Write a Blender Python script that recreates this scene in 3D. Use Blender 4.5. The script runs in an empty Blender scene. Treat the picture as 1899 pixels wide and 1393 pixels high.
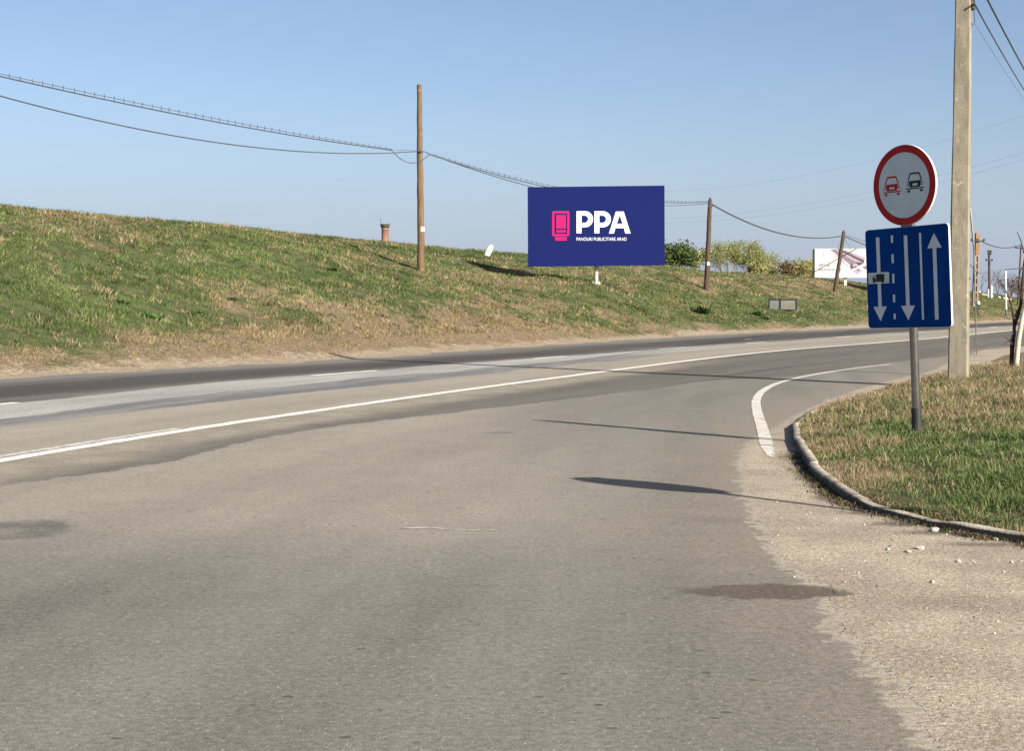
import bpy, bmesh, math, random
import numpy as np
from mathutils import Vector, Matrix
from mathutils.geometry import tessellate_polygon, delaunay_2d_cdt

random.seed(7)
rng = np.random.default_rng(7)
S = bpy.context.scene
COL = S.collection

# ------------------------------------------------------------------ camera, sky, sun, exposure
EYE = 1.3
F = 2800.0
CX, CY = 949.5, 696.5
PITCH = math.atan((CY - 565.0) / F)
cd = bpy.data.cameras.new("camera")
cam = bpy.data.objects.new("camera", cd)
COL.objects.link(cam)
cam.location = (0, 0, EYE)
cam.rotation_euler = (math.pi / 2 - PITCH, 0, 0)
cd.sensor_width = 36
cd.lens = 36 * F / 1899
cd.clip_start = 0.1
cd.clip_end = 8000
S.camera = cam

SUN_AZ = math.radians(139.5)
SUN_EL = math.radians(29.2)
SUN = Vector((math.sin(SUN_AZ) * math.cos(SUN_EL), math.cos(SUN_AZ) * math.cos(SUN_EL), math.sin(SUN_EL)))
w = bpy.data.worlds.new("World")
S.world = w
w.use_nodes = True
sky = w.node_tree.nodes.new("ShaderNodeTexSky")
sky.sky_type = 'NISHITA'
sky.sun_disc = False
sky.sun_elevation = SUN_EL
sky.sun_rotation = SUN_AZ
sky.air_density = 0.7
sky.dust_density = 2.0
sky.ozone_density = 1.0
tint = w.node_tree.nodes.new("ShaderNodeMix")
tint.data_type = 'RGBA'; tint.blend_type = 'MULTIPLY'
tint.inputs[0].default_value = 1.0
tint.inputs[7].default_value = (0.995, 0.99, 0.985, 1)      # the pale lilac cast of a hazy spring sky
w.node_tree.links.new(sky.outputs[0], tint.inputs[6])
wn = w.node_tree.nodes; wl_ = w.node_tree.links
wtc = wn.new("ShaderNodeTexCoord"); wsx = wn.new("ShaderNodeSeparateXYZ"); wmr = wn.new("ShaderNodeMapRange"); hz_ = wn.new("ShaderNodeMix")
wmr.interpolation_type = 'SMOOTHSTEP'
for i_, v_ in zip((1, 2, 3, 4), (0.0, 0.15, 0.72, 0.0)): wmr.inputs[i_].default_value = v_
hz_.data_type = 'RGBA'; hz_.inputs[7].default_value = (3.20, 3.70, 4.75, 1)      # pale haze low in the sky
wl_.new(wtc.outputs['Generated'], wsx.inputs[0]); wl_.new(wsx.outputs[2], wmr.inputs[0]); wl_.new(wmr.outputs[0], hz_.inputs[0])
wl_.new(tint.outputs[2], hz_.inputs[6]); wl_.new(hz_.outputs[2], wn['Background'].inputs[0])
w.node_tree.nodes['Background'].inputs[1].default_value = 0.062
ld = bpy.data.lights.new("sun", 'SUN')
ld.energy = 4.6
ld.angle = math.radians(0.5)
ld.color = (1.0, 0.93, 0.80)
lo = bpy.data.objects.new("sun", ld)
COL.objects.link(lo)
lo.rotation_euler = SUN.to_track_quat('Z', 'Y').to_euler()
lo.location = (20, -20, 40)
S.view_settings.view_transform = 'Standard'
S.view_settings.look = 'None'
S.view_settings.exposure = 1.356
S.view_settings.gamma = 1.0

# ------------------------------------------------------------------ pixels of the photograph <-> world
_f = Vector((0, math.cos(PITCH), -math.sin(PITCH)))
_u = Vector((0, math.sin(PITCH), math.cos(PITCH)))
def ray(px, py):
    return _f + Vector((1, 0, 0)) * ((px - CX) / F) - _u * ((py - CY) / F)
def at(px, py, y):
    d = ray(px, py)
    return Vector((0, 0, EYE)) + d * (y / d.y)
def gr(px, py, z=0.0):
    d = ray(px, py)
    k = (z - EYE) / d.z
    return Vector((0, 0, EYE)) + d * k
def proj(p):
    v = Vector(p) - Vector((0, 0, EYE))
    d = v.dot(_f)
    return CX + F * v.x / d, CY - F * v.dot(_u) / d

# ------------------------------------------------------------------ numpy helpers
def spline(pts, step=0.5):
    P = np.array([(p[0], p[1]) for p in pts], float)
    P = np.vstack([2 * P[0] - P[1], P, 2 * P[-1] - P[-2]])
    out = []
    for i in range(1, len(P) - 2):
        n = max(2, int(np.linalg.norm(P[i + 1] - P[i]) / step))
        t = np.linspace(0, 1, n, endpoint=False)[:, None]
        a, b, c, d = P[i - 1], P[i], P[i + 1], P[i + 2]
        out.append(0.5 * (2 * b + (c - a) * t + (2 * a - 5 * b + 4 * c - d) * t * t + (3 * b - a - 3 * c + d) * t ** 3))
    out.append(P[-2][None])
    return np.vstack(out)
def extend(P, a, b):
    P = np.asarray(P, float)
    d0 = P[0] - P[min(8, len(P) - 1)]; d0 /= np.linalg.norm(d0)
    d1 = P[-1] - P[max(-9, -len(P))]; d1 /= np.linalg.norm(d1)
    na, nb = max(2, int(a / 2)), max(2, int(b / 2))
    A = P[0] + d0 * np.linspace(a, a / na, na)[:, None]
    B = P[-1] + d1 * np.linspace(b / nb, b, nb)[:, None]
    return np.vstack([A, P, B])
def arc(P):
    return np.concatenate([[0], np.cumsum(np.linalg.norm(np.diff(P, axis=0), axis=1))])
def sdist(X, P):
    """signed distance (left of travel positive) and arc position of points X to polyline P"""
    X = np.asarray(X, float); A = P[:-1]; D = np.diff(P, axis=0); L = (D ** 2).sum(1); s0 = arc(P)
    sd = np.empty(len(X)); tt = np.empty(len(X))
    for i in range(0, len(X), 3000):
        x = X[i:i + 3000, None, :] - A[None]
        k = np.clip((x * D[None]).sum(2) / L[None], 0, 1)
        r = x - k[:, :, None] * D[None]
        d2 = (r ** 2).sum(2)
        j = d2.argmin(1); n = np.arange(len(j))
        cr = D[j, 0] * x[n, j, 1] - D[j, 1] * x[n, j, 0]
        sd[i:i + 3000] = np.sqrt(d2[n, j]) * np.where(cr >= 0, 1, -1)
        tt[i:i + 3000] = s0[j] + k[n, j] * np.sqrt(L[j])
    return sd, tt
def inside(X, P):
    X = np.asarray(X); r = np.zeros(len(X), bool)
    for (x0, y0), (x1, y1) in zip(P, np.roll(P, -1, axis=0)):
        c = (y0 > X[:, 1]) != (y1 > X[:, 1])
        with np.errstate(divide='ignore', invalid='ignore'):
            xx = (x1 - x0) * (X[:, 1] - y0) / (y1 - y0 + 1e-12) + x0
        r ^= c & (X[:, 0] < xx)
    return r
_tab = rng.random((256, 256))
def vnoise(x, y, sc, ox=0):
    x = x / sc + 37.3 + ox * 11.7; y = y / sc + 91.1 + ox * 5.3
    i = np.floor(x).astype(int); j = np.floor(y).astype(int); u = x - i; v = y - j
    u = u * u * (3 - 2 * u); v = v * v * (3 - 2 * v)
    g = lambda a, b: _tab[a % 256, b % 256]
    return (g(i, j) * (1 - u) + g(i + 1, j) * u) * (1 - v) + (g(i, j + 1) * (1 - u) + g(i + 1, j + 1) * u) * v
def fbm(x, y, sc, octv=4, ox=0):
    a, s, n = 0, 0, 1.0
    for k in range(octv):
        a = a + n * vnoise(x, y, sc / 2 ** k, ox + k); s += n; n *= 0.55
    return a / s
def sst(x, a, b):
    t = np.clip((x - a) / (b - a), 0, 1)
    return t * t * (3 - 2 * t)

# ------------------------------------------------------------------ object helpers
def tag(o, label=None, cat=None, group=None, kind=None):
    if label: o['label'] = label
    if cat: o['category'] = cat
    if group: o['group'] = group
    if kind: o['kind'] = kind
    return o
def link(name, me, m=None, parent=None, smooth=False):
    o = bpy.data.objects.new(name, me)
    COL.objects.link(o)
    if m is not None and me is not None: me.materials.append(m)
    if parent is not None: o.parent = parent
    if smooth and me is not None and len(me.polygons):
        me.polygons.foreach_set('use_smooth', [True] * len(me.polygons))
    return o
def empty(name, loc=(0, 0, 0), label=None, cat=None, group=None, rot=None):
    o = bpy.data.objects.new(name, None)
    COL.objects.link(o)
    o.empty_display_size = 0.2
    o.location = loc
    if rot is not None: o.rotation_euler = rot
    return tag(o, label, cat, group)
def copy_tree(o, parent=None):
    c = o.copy(); COL.objects.link(c)
    if parent is not None: c.parent = parent
    for ch in list(o.children): copy_tree(ch, c)
    return c
def np_mesh(name, V, T=None, Q=None, col=None):
    me = bpy.data.meshes.new(name)
    V = np.asarray(V, np.float32)
    me.vertices.add(len(V)); me.vertices.foreach_set('co', V.ravel())
    fs, n = [], []
    if Q is not None and len(Q): fs.append(np.asarray(Q, np.int32).ravel()); n.append(np.full(len(Q), 4))
    if T is not None and len(T): fs.append(np.asarray(T, np.int32).ravel()); n.append(np.full(len(T), 3))
    li = np.concatenate(fs); n = np.concatenate(n)
    me.loops.add(len(li)); me.loops.foreach_set('vertex_index', li)
    me.polygons.add(len(n))
    me.polygons.foreach_set('loop_start', np.concatenate([[0], np.cumsum(n)[:-1]]).astype(np.int32))
    me.update(calc_edges=True)
    if col is not None:
        a = me.color_attributes.new('col', 'FLOAT_COLOR', 'POINT')
        c = np.ones((len(V), 4), np.float32); c[:, :3] = col
        a.data.foreach_set('color', c.ravel())
    me.validate()
    return me
def fattr(me, name, val):
    a = me.attributes.new(name, 'FLOAT', 'POINT')
    a.data.foreach_set('value', np.asarray(val, np.float32))

class MB:
    def __init__(s): s.v = []; s.f = []
    def add(s, v, f):
        n = len(s.v); s.v += [tuple(p) for p in v]; s.f += [tuple(i + n for i in q) for q in f]
    def box(s, x0, x1, y0, y1, z0, z1, M=None):
        v = [Vector(p) for p in ((x0, y0, z0), (x1, y0, z0), (x1, y1, z0), (x0, y1, z0), (x0, y0, z1), (x1, y0, z1), (x1, y1, z1), (x0, y1, z1))]
        if M: v = [M @ p for p in v]
        s.add(v, [(3, 2, 1, 0), (4, 5, 6, 7), (0, 1, 5, 4), (1, 2, 6, 5), (2, 3, 7, 6), (3, 0, 4, 7)])
        return s
    def tube(s, P, R, n=8, cap=True):
        P = [Vector(p) for p in P]
        if not hasattr(R, '__len__'): R = [R] * len(P)
        rings = []; up = None
        for i, p in enumerate(P):
            d = (P[min(i + 1, len(P) - 1)] - P[max(i - 1, 0)]).normalized()
            if up is None: up = Vector((1, 0, 0)) if abs(d.x) < 0.8 else Vector((0, 1, 0))
            a = (up - d * up.dot(d)).normalized(); b = d.cross(a); up = a
            rings.append([p + (a * math.cos(2 * math.pi * k / n) + b * math.sin(2 * math.pi * k / n)) * R[i] for k in range(n)])
        v = [q for r in rings for q in r]; f = []
        for i in range(len(P) - 1):
            for k in range(n):
                f.append((i * n + k, i * n + (k + 1) % n, (i + 1) * n + (k + 1) % n, (i + 1) * n + k))
        if cap:
            f.append(tuple(range(n - 1, -1, -1))); f.append(tuple((len(P) - 1) * n + k for k in range(n)))
        s.add(v, f); return s
    def prism(s, loops, y0, y1):
        """loops of (x,z): extruded from y0 (front) to y1 (back); later loops are holes"""
        if not isinstance(loops[0][0], (tuple, list)): loops = [loops]
        L = [[Vector((x, z, 0)) for x, z in lp] for lp in loops]
        tr = tessellate_polygon(L)
        flat = [p for lp in L for p in lp]; n = len(flat)
        v = [(p.x, y0, p.y) for p in flat] + [(p.x, y1, p.y) for p in flat]; f = []
        for t in tr:
            a, b, c = (flat[i] for i in t)
            if (b - a).cross(c - a).z < 0: t = (t[0], t[2], t[1])
            f.append(tuple(t)); f.append(tuple(i + n for i in reversed(t)))
        k = 0
        for lp in L:
            m = len(lp); area = sum(lp[i].x * lp[(i + 1) % m].y - lp[(i + 1) % m].x * lp[i].y for i in range(m))
            outer = lp is L[0]
            for i in range(m):
                a, b = k + i, k + (i + 1) % m
                q = (a, b, b + n, a + n)
                if (area > 0) == outer: q = q[::-1]
                f.append(q)
            k += m
        s.add(v, f); return s
    def build(s, name, m=None, parent=None, smooth=False, angle=None):
        me = bpy.data.meshes.new(name)
        me.from_pydata(s.v, [], s.f); me.update()
        o = link(name, me, m, parent, smooth)
        if angle is not None:
            me.polygons.foreach_set('use_smooth', [True] * len(me.polygons))
            try: me.set_sharp_from_angle(angle=math.radians(angle))
            except Exception: pass
        return o
def circ(cx, cz, r, n=64): return [(cx + r * math.cos(2 * math.pi * i / n), cz + r * math.sin(2 * math.pi * i / n)) for i in range(n)]
def rrect(x0, x1, z0, z1, r, n=6):
    o = []
    for cx, cz, a in ((x1 - r, z0 + r, -90), (x1 - r, z1 - r, 0), (x0 + r, z1 - r, 90), (x0 + r, z0 + r, 180)):
        for i in range(n + 1):
            t = math.radians(a + 90 * i / n); o.append((cx + r * math.cos(t), cz + r * math.sin(t)))
    return o

# ------------------------------------------------------------------ shader helpers
class NT:
    def __init__(s, name, rough=0.8, spec=0.3):
        s.m = bpy.data.materials.new(name); s.m.use_nodes = True
        s.t = s.m.node_tree; s.b = s.t.nodes['Principled BSDF']
        s.b.inputs['Roughness'].default_value = rough
        s.b.inputs['Specular IOR Level'].default_value = spec
    def n(s, k): return s.t.nodes.new(k)
    def L(s, a, b):
        if isinstance(a, bpy.types.NodeSocket): s.t.links.new(a, b)
        elif isinstance(a, tuple) and len(a) == 3 and b.type == 'RGBA': b.default_value = (*a, 1)
        else: b.default_value = a
    def attr(s, name, out='Fac'):
        a = s.n('ShaderNodeAttribute'); a.attribute_name = name; return a.outputs[out]
    def pos(s): return s.n('ShaderNodeNewGeometry').outputs['Position']
    def obj(s): return s.n('ShaderNodeTexCoord').outputs['Object']
    def m2(s, op, a, b=0.0):
        k = s.n('ShaderNodeMath'); k.operation = op; s.L(a, k.inputs[0]); s.L(b, k.inputs[1]); return k.outputs[0]
    def scalev(s, v, sc):
        k = s.n('ShaderNodeMapping'); s.L(v, k.inputs[0]); k.inputs['Scale'].default_value = sc; return k.outputs[0]
    def noise(s, v, scale, det=3.0, rough=0.55, out=0):
        k = s.n('ShaderNodeTexNoise'); s.L(v, k.inputs['Vector']); k.inputs['Scale'].default_value = scale
        k.inputs['Detail'].default_value = det; k.inputs['Roughness'].default_value = rough; return k.outputs[out]
    def vor(s, v, scale, feat='F1'):
        k = s.n('ShaderNodeTexVoronoi'); k.feature = feat; s.L(v, k.inputs['Vector']); k.inputs['Scale'].default_value = scale
        return k.outputs['Distance']
    def mr(s, v, a, b, c=0.0, d=1.0, smooth=True):
        k = s.n('ShaderNodeMapRange'); k.interpolation_type = 'SMOOTHSTEP' if smooth else 'LINEAR'
        for i, q in zip(range(5), (v, a, b, c, d)): s.L(q, k.inputs[i])
        return k.outputs[0]
    def mix(s, f, a, b, mode='MIX'):
        k = s.n('ShaderNodeMix'); k.data_type = 'RGBA'; k.blend_type = mode
        s.L(f, k.inputs[0]); s.L(a, k.inputs[6]); s.L(b, k.inputs[7]); return k.outputs[2]
    def gray(s, v):
        k = s.n('ShaderNodeCombineXYZ')
        for i in range(3): s.L(v, k.inputs[i])
        return k.outputs[0]
    def xyz(s, x, y, z=0.0):
        k = s.n('ShaderNodeCombineXYZ'); s.L(x, k.inputs[0]); s.L(y, k.inputs[1]); s.L(z, k.inputs[2]); return k.outputs[0]
    def bump(s, h, st=0.3, d=0.01):
        k = s.n('ShaderNodeBump'); k.inputs['Strength'].default_value = st; k.inputs['Distance'].default_value = d
        s.L(h, k.inputs['Height']); s.L(k.outputs[0], s.b.inputs['Normal'])
    def out(s, c): s.L(c, s.b.inputs['Base Color']); return s.m
    def times(s, c, v): return s.mix(1.0, c, s.gray(v), 'MULTIPLY')

def simple(name, col, rough=0.6, spec=0.3, metal=0.0, var=0.12, scale=6.0, grime=None):
    t = NT(name, rough, spec)
    t.b.inputs['Metallic'].default_value = metal
    n = t.noise(t.obj(), scale, 4)
    c = t.times(col, t.mr(n, 0.3, 0.7, 1 - var, 1 + var))
    if grime: c = t.mix(t.mr(t.noise(t.obj(), scale * 2.3, 5), 0.55, 0.75, 0, 0.6), c, grime)
    return t.out(c)
def leafmat(name, trans=0.35):
    t = NT(name, 0.7, 0.15)
    c = t.attr('col', 'Color')
    t.L(c, t.b.inputs['Base Color'])
    tr = t.n('ShaderNodeBsdfTranslucent'); t.L(c, tr.inputs[0])
    mx = t.n('ShaderNodeMixShader'); mx.inputs[0].default_value = trans
    t.L(t.b.outputs[0], mx.inputs[1]); t.L(tr.outputs[0], mx.inputs[2])
    t.L(mx.outputs[0], t.t.nodes['Material Output'].inputs[0])
    return t.m

# ================================================================== THE ROAD
def gxy(l): return [tuple(gr(a, b))[:2] for a, b in l]
SOLID = extend(spline(gxy([(-260, 903), (0, 855), (500, 775), (1000, 705), (1400, 655), (1640, 635), (1760, 625), (1845, 616), (1940, 607)])), 45, 260)
DASH = extend(spline(gxy([(-200, 770), (0, 750), (300, 722), (640, 692), (1020, 663), (1250, 646), (1405, 635.5), (1566, 625), (1700, 616), (1840, 607), (1940, 601)])), 45, 260)
EDGE = extend(spline(gxy([(-200, 714.5), (0, 703), (300, 686), (640, 666.5), (780, 657), (1000, 642), (1312, 622), (1600, 608), (1800, 600), (1940, 593.5)])), 50, 320)
NEAR = extend(spline(gxy([(-200, 945), (0, 902), (290, 860), (560, 800), (870, 762), (1180, 725), (1320, 706), (1460, 698), (1640, 674), (1760, 660), (1840, 650), (1940, 641)])), 45, 260)
gravel_px = [(2100, 1690), (1860, 1520), (1765, 1393), (1705, 1315), (1652, 1245), (1606, 1205), (1566, 1165), (1556, 1120), (1500, 1068), (1456, 1030),
             (1426, 985), (1402, 930), (1386, 880), (1384, 850), (1398, 822), (1436, 803), (1470, 782), (1520, 754), (1590, 727), (1660, 706), (1740, 686), (1800, 660), (1899, 643), (2300, 620)]
GRAV = spline(gxy(gravel_px), 0.15)

def axis(*segs):
    out = []
    for a, b, st in segs: out.append(np.arange(a, b, st))
    return np.concatenate(out + [[segs[-1][1]]])
ax = axis((-70, -14, 2.0), (-14, 0.8, 0.3), (0.8, 6.5, 0.06), (6.5, 16, 0.3), (16, 170, 2.0))
ay = axis((-30, 3, 1.5), (3, 5.5, 0.25), (5.5, 14.5, 0.06), (14.5, 30, 0.2), (30, 70, 0.6), (70, 150, 1.5), (150, 330, 6))
X, Y = np.meshgrid(ax, ay)
XY = np.stack([X.ravel(), Y.ravel()], 1)
nx, ny = len(ax), len(ay)
idx = np.arange(nx * ny).reshape(ny, nx)
Qd = np.stack([idx[:-1, :-1], idx[:-1, 1:], idx[1:, 1:], idx[1:, :-1]], -1).reshape(-1, 4)
ds, dt = sdist(XY, SOLID); dd, _ = sdist(XY, DASH); de, _ = sdist(XY, EDGE); dn, _ = sdist(XY, NEAR); dg, _ = sdist(XY, GRAV)
keep = (de[Qd].min(1) < 4.0)
Qd = Qd[keep]
b = np.where(ds < 0, ds / 4.5, np.where(dd < 0, ds / np.maximum(ds - dd, 1e-3), 1 + dd / np.maximum(dd - de, 1e-3)))
b = np.where(de > 0, 2 + de / 4, b)
me = np_mesh("road", np.column_stack([XY, np.zeros(len(XY))]), Q=Qd)
for k, v in (('band', b), ('ds', ds), ('along', dt), ('near', dn), ('grav', -dg)): fattr(me, k, v)

t = NT("asphalt", 0.9, 0.10)
P = t.pos()
BD, DS, AL, NR, GV = (t.attr(k) for k in ('band', 'ds', 'along', 'near', 'grav'))
SP = P
st = t.xyz(t.m2('MULTIPLY', DS, 0.9), t.m2('MULTIPLY', AL, 0.07))           # stretched along the traffic
strk = t.noise(st, 1.0, 4, 0.6)
sepP = t.n('ShaderNodeSeparateXYZ'); t.L(P, sepP.inputs[0]); PX, PY = sepP.outputs[0], sepP.outputs[1]
wheel = t.noise(t.xyz(t.m2('SUBTRACT', t.m2('MULTIPLY', PX, 1.15), t.m2('MULTIPLY', PY, 0.16)), t.m2('MULTIPLY', PY, 0.05)), 1.0, 3, 0.5)
fine = t.noise(P, 190, 2, 0.7)
mid = t.noise(P, 2.2, 5, 0.6)
big = t.noise(P, 0.35, 3)
edge_n = t.m2('SUBTRACT', t.noise(P, 6.0, 4, 0.65), 0.5)
edge_b = t.m2('SUBTRACT', t.noise(P, 0.9, 3, 0.6), 0.5)
jag = t.m2('ADD', t.m2('MULTIPLY', edge_n, 0.25), t.m2('MULTIPLY', edge_b, 0.35))
st2 = t.xyz(t.m2('MULTIPLY', DS, 1.0), t.m2('MULTIPLY', AL, 0.16))
jb = t.m2('MULTIPLY', t.m2('SUBTRACT', t.noise(st2, 0.9, 5, 0.65), 0.5), 0.42)
BJ = t.m2('ADD', BD, jb)
y_al = AL
# ---- far lanes
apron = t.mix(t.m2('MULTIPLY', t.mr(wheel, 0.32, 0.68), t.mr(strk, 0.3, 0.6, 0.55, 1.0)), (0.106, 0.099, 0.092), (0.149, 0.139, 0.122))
apron = t.mix(t.m2('MULTIPLY', t.mr(PY, 6.5, 9.5, 0, 0.9), t.mr(PX, 1.4, -0.9, 0.25, 1.0)), apron, t.mix(t.mr(strk, 0.35, 0.65), (0.188, 0.172, 0.148), (0.224, 0.207, 0.179)))  # paler with distance: grazing-angle brightening put into the colour; paler leftwards too
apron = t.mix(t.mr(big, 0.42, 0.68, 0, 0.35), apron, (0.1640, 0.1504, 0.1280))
strip = t.mix(t.mr(strk, 0.35, 0.65), (0.0880, 0.0818, 0.0739), (0.1126, 0.1047, 0.0942))
dusty = t.mix(t.mr(mid, 0.35, 0.65), (0.1845, 0.1656, 0.1350), (0.2205, 0.1980, 0.1620))
s_dust = t.m2('MULTIPLY', t.mr(t.m2('ADD', DS, t.m2('MULTIPLY', edge_b, 0.8)), -1.3, -0.5), t.mr(AL, 64, 74, 1, 0))
strip = t.mix(s_dust, strip, dusty)
lane1 = t.mix(t.mr(strk, 0.3, 0.7), (0.1962, 0.1781, 0.1491), (0.2453, 0.2234, 0.1872))
blue = t.mix(t.mr(t.noise(st2, 1.6, 5, 0.65), 0.4, 0.62), (0.1092, 0.1121, 0.1178), (0.1710, 0.1700, 0.1672))
pale = t.mix(t.mr(t.m2('ADD', t.m2('MULTIPLY', t.noise(P, 24, 4, 0.75), 0.6), t.m2('MULTIPLY', t.noise(st2, 1.3, 4, 0.6), 0.4)), 0.38, 0.62), (0.1894, 0.1874, 0.1779), (0.3124, 0.3077, 0.2934))
fadeL = t.mr(AL, 66, 82, 1, 0)
fadeP = t.mr(AL, 74, 90, 1, 0)
lane1 = t.mix(t.m2('MULTIPLY', t.m2('MULTIPLY', t.mr(BJ, 0.40, 0.44), t.mr(BJ, 0.74, 0.70)), fadeL), lane1, blue)
lane1 = t.mix(t.m2('MULTIPLY', t.m2('MULTIPLY', t.mr(BJ, 0.66, 0.70), t.mr(BJ, 1.04, 1.0)), fadeP), lane1, pale)
lane2 = t.mix(t.mr(strk, 0.3, 0.7), (0.0840, 0.0795, 0.0743), (0.1087, 0.1035, 0.0968))
lane2 = t.mix(t.m2('MULTIPLY', t.mr(BJ, 1.10, 1.22), t.mr(BJ, 1.72, 1.55)), lane2, t.mix(t.mr(strk, 0.3, 0.7), (0.0447, 0.0427, 0.0414), (0.0657, 0.0624, 0.0598)))
lane2 = t.mix(t.mr(BJ, 1.72, 1.86), lane2, (0.1326, 0.1271, 0.1170))
farl = t.mix(t.mr(BJ, 1.0, 1.06), lane1, lane2)
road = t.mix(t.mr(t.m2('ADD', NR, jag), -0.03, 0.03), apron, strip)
road = t.mix(t.mr(DS, -0.02, 0.02), road, farl)
# ---- dust next to the gravel, then the gravel itself
gj = t.m2('ADD', GV, t.m2('ADD', t.m2('MULTIPLY', edge_n, 0.42), t.m2('MULTIPLY', t.m2('SUBTRACT', t.noise(P, 18, 3), 0.5), 0.14)))
road = t.mix(t.mr(t.m2('ADD', GV, t.m2('MULTIPLY', edge_b, 1.2)), -1.2, 0.0, 0, 0.5), road, (0.1913, 0.1709, 0.1386))
road = t.mix(t.mr(gj, -0.11, -0.04, 0, 0.85), road, (0.2772, 0.2429, 0.1954))
grav = t.mix(t.mr(t.noise(P, 1.1, 4), 0.35, 0.65), (0.2296, 0.1933, 0.1524), (0.2942, 0.2519, 0.2010))
grav = t.mix(t.mr(t.noise(t.scalev(P, (1.0, 0.45, 1)), 0.55, 4), 0.56, 0.68, 0, 0.75), grav, (0.20, 0.165, 0.13))
grav = t.times(grav, t.m2('MULTIPLY', t.mr(t.noise(P, 60, 3, 0.7), 0.3, 0.7, 0.78, 1.22), t.mr(t.noise(P, 22, 3, 0.7), 0.3, 0.7, 0.90, 1.10)))
pb = t.vor(P, 38)
grav = t.mix(t.m2('MULTIPLY', t.mr(pb, 0.18, 0.10), t.mr(t.noise(P, 21, 1), 0.6, 0.66, 0, 0.6)), grav, (0.46, 0.41, 0.34))
grav = t.mix(t.m2('MULTIPLY', t.mr(t.vor(P, 27), 0.22, 0.14), t.mr(t.noise(P, 17, 1), 0.60, 0.66)), grav, (0.09, 0.072, 0.055))
isg = t.mr(gj, -0.012, 0.012)
road = t.mix(isg, road, grav)
# ---- dark patches, dirt at the kerb foot, dark specks
def spot(px, py, rx, ry, soft=0.5):
    c = gr(px, py)
    q = t.n('ShaderNodeVectorMath'); q.operation = 'SUBTRACT'; t.L(P, q.inputs[0]); q.inputs[1].default_value = c
    v = t.scalev(q.outputs[0], (1 / rx, 1 / ry, 0))
    k = t.n('ShaderNodeVectorMath'); k.operation = 'LENGTH'; t.L(v, k.inputs[0])
    return t.mr(t.m2('ADD', k.outputs['Value'], t.m2('MULTIPLY', t.m2('ADD', edge_n, edge_b), 0.8)), 1.0, 1.0 - soft)
road = t.mix(t.m2('MULTIPLY', spot(1415, 1098, 0.40, 0.20, 0.25), 0.9), road, (0.074, 0.063, 0.050))  # elongated dark brown patch with a ragged outline
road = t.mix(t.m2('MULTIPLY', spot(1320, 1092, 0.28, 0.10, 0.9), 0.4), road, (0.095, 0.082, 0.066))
road = t.mix(t.m2('MULTIPLY', spot(20, 985, 0.42, 0.45, 0.4), t.mr(mid, 0.35, 0.6, 0.3, 0.9)), road, (0.088, 0.080, 0.076))
road = t.mix(t.m2('MULTIPLY', spot(925, 803, 0.25, 0.12, 0.8), 0.6), road, (0.07, 0.063, 0.06))
road = t.mix(t.m2('MULTIPLY', spot(1290, 745, 0.5, 0.12, 0.8), 0.5), road, (0.075, 0.068, 0.065))
road = t.mix(t.m2('MULTIPLY', spot(1320, 965, 0.3, 0.3, 0.9), 0.4), road, (0.10, 0.09, 0.08))
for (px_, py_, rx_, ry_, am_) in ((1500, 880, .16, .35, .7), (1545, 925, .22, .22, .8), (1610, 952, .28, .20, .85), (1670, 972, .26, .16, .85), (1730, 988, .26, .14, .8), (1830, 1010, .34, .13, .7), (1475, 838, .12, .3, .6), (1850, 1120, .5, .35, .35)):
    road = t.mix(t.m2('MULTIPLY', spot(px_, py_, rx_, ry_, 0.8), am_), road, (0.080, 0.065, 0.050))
sx = t.scalev(P, (1.0, 1.6, 1.0))
spk = t.m2('MULTIPLY', t.mr(t.vor(sx, 6.0), 0.15, 0.08), t.mr(t.noise(P, 3.1, 2), 0.50, 0.56))
spk = t.m2('MAXIMUM', spk, t.m2('MULTIPLY', t.mr(t.vor(sx, 21.0), 0.17, 0.09), t.mr(t.noise(P, 5.3, 2), 0.48, 0.55)))
road = t.mix(t.m2('MULTIPLY', spk, t.m2('MULTIPLY', t.mr(isg, 0, 1, 0.75, 0), t.mr(DS, -0.4, -0.1, 1, 0))), road, (0.05, 0.044, 0.037))
grain = t.m2('MULTIPLY', t.mr(fine, 0.3, 0.7, 0.55, 1.45, False), t.m2('MULTIPLY', t.mr(t.noise(P, 34, 3, 0.7), 0.3, 0.7, 0.72, 1.28, False), t.mr(t.noise(P, 9, 4, 0.7), 0.3, 0.7, 0.93, 1.07, False)))
road = t.times(road, t.m2('MULTIPLY', grain, t.mr(mid, 0.3, 0.7, 0.96, 1.04)))
road = t.mix(t.m2('MULTIPLY', t.mr(t.vor(P, 62), 0.30, 0.18), t.mr(t.noise(P, 41, 1), 0.55, 0.62, 0, 0.55)), road, (0.42, 0.385, 0.335))
road = t.mix(t.m2('MULTIPLY', t.mr(t.vor(P, 74), 0.32, 0.18), t.mr(t.noise(P, 29, 1), 0.54, 0.60, 0, 0.55)), road, (0.075, 0.066, 0.058))
t.bump(t.m2('ADD', fine, t.m2('MULTIPLY', t.noise(P, 45, 3), t.mr(isg, 0, 1, 0.3, 3.0))), 0.45, 0.006)
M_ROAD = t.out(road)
tag(link("road", me, M_ROAD), kind='structure')

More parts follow.
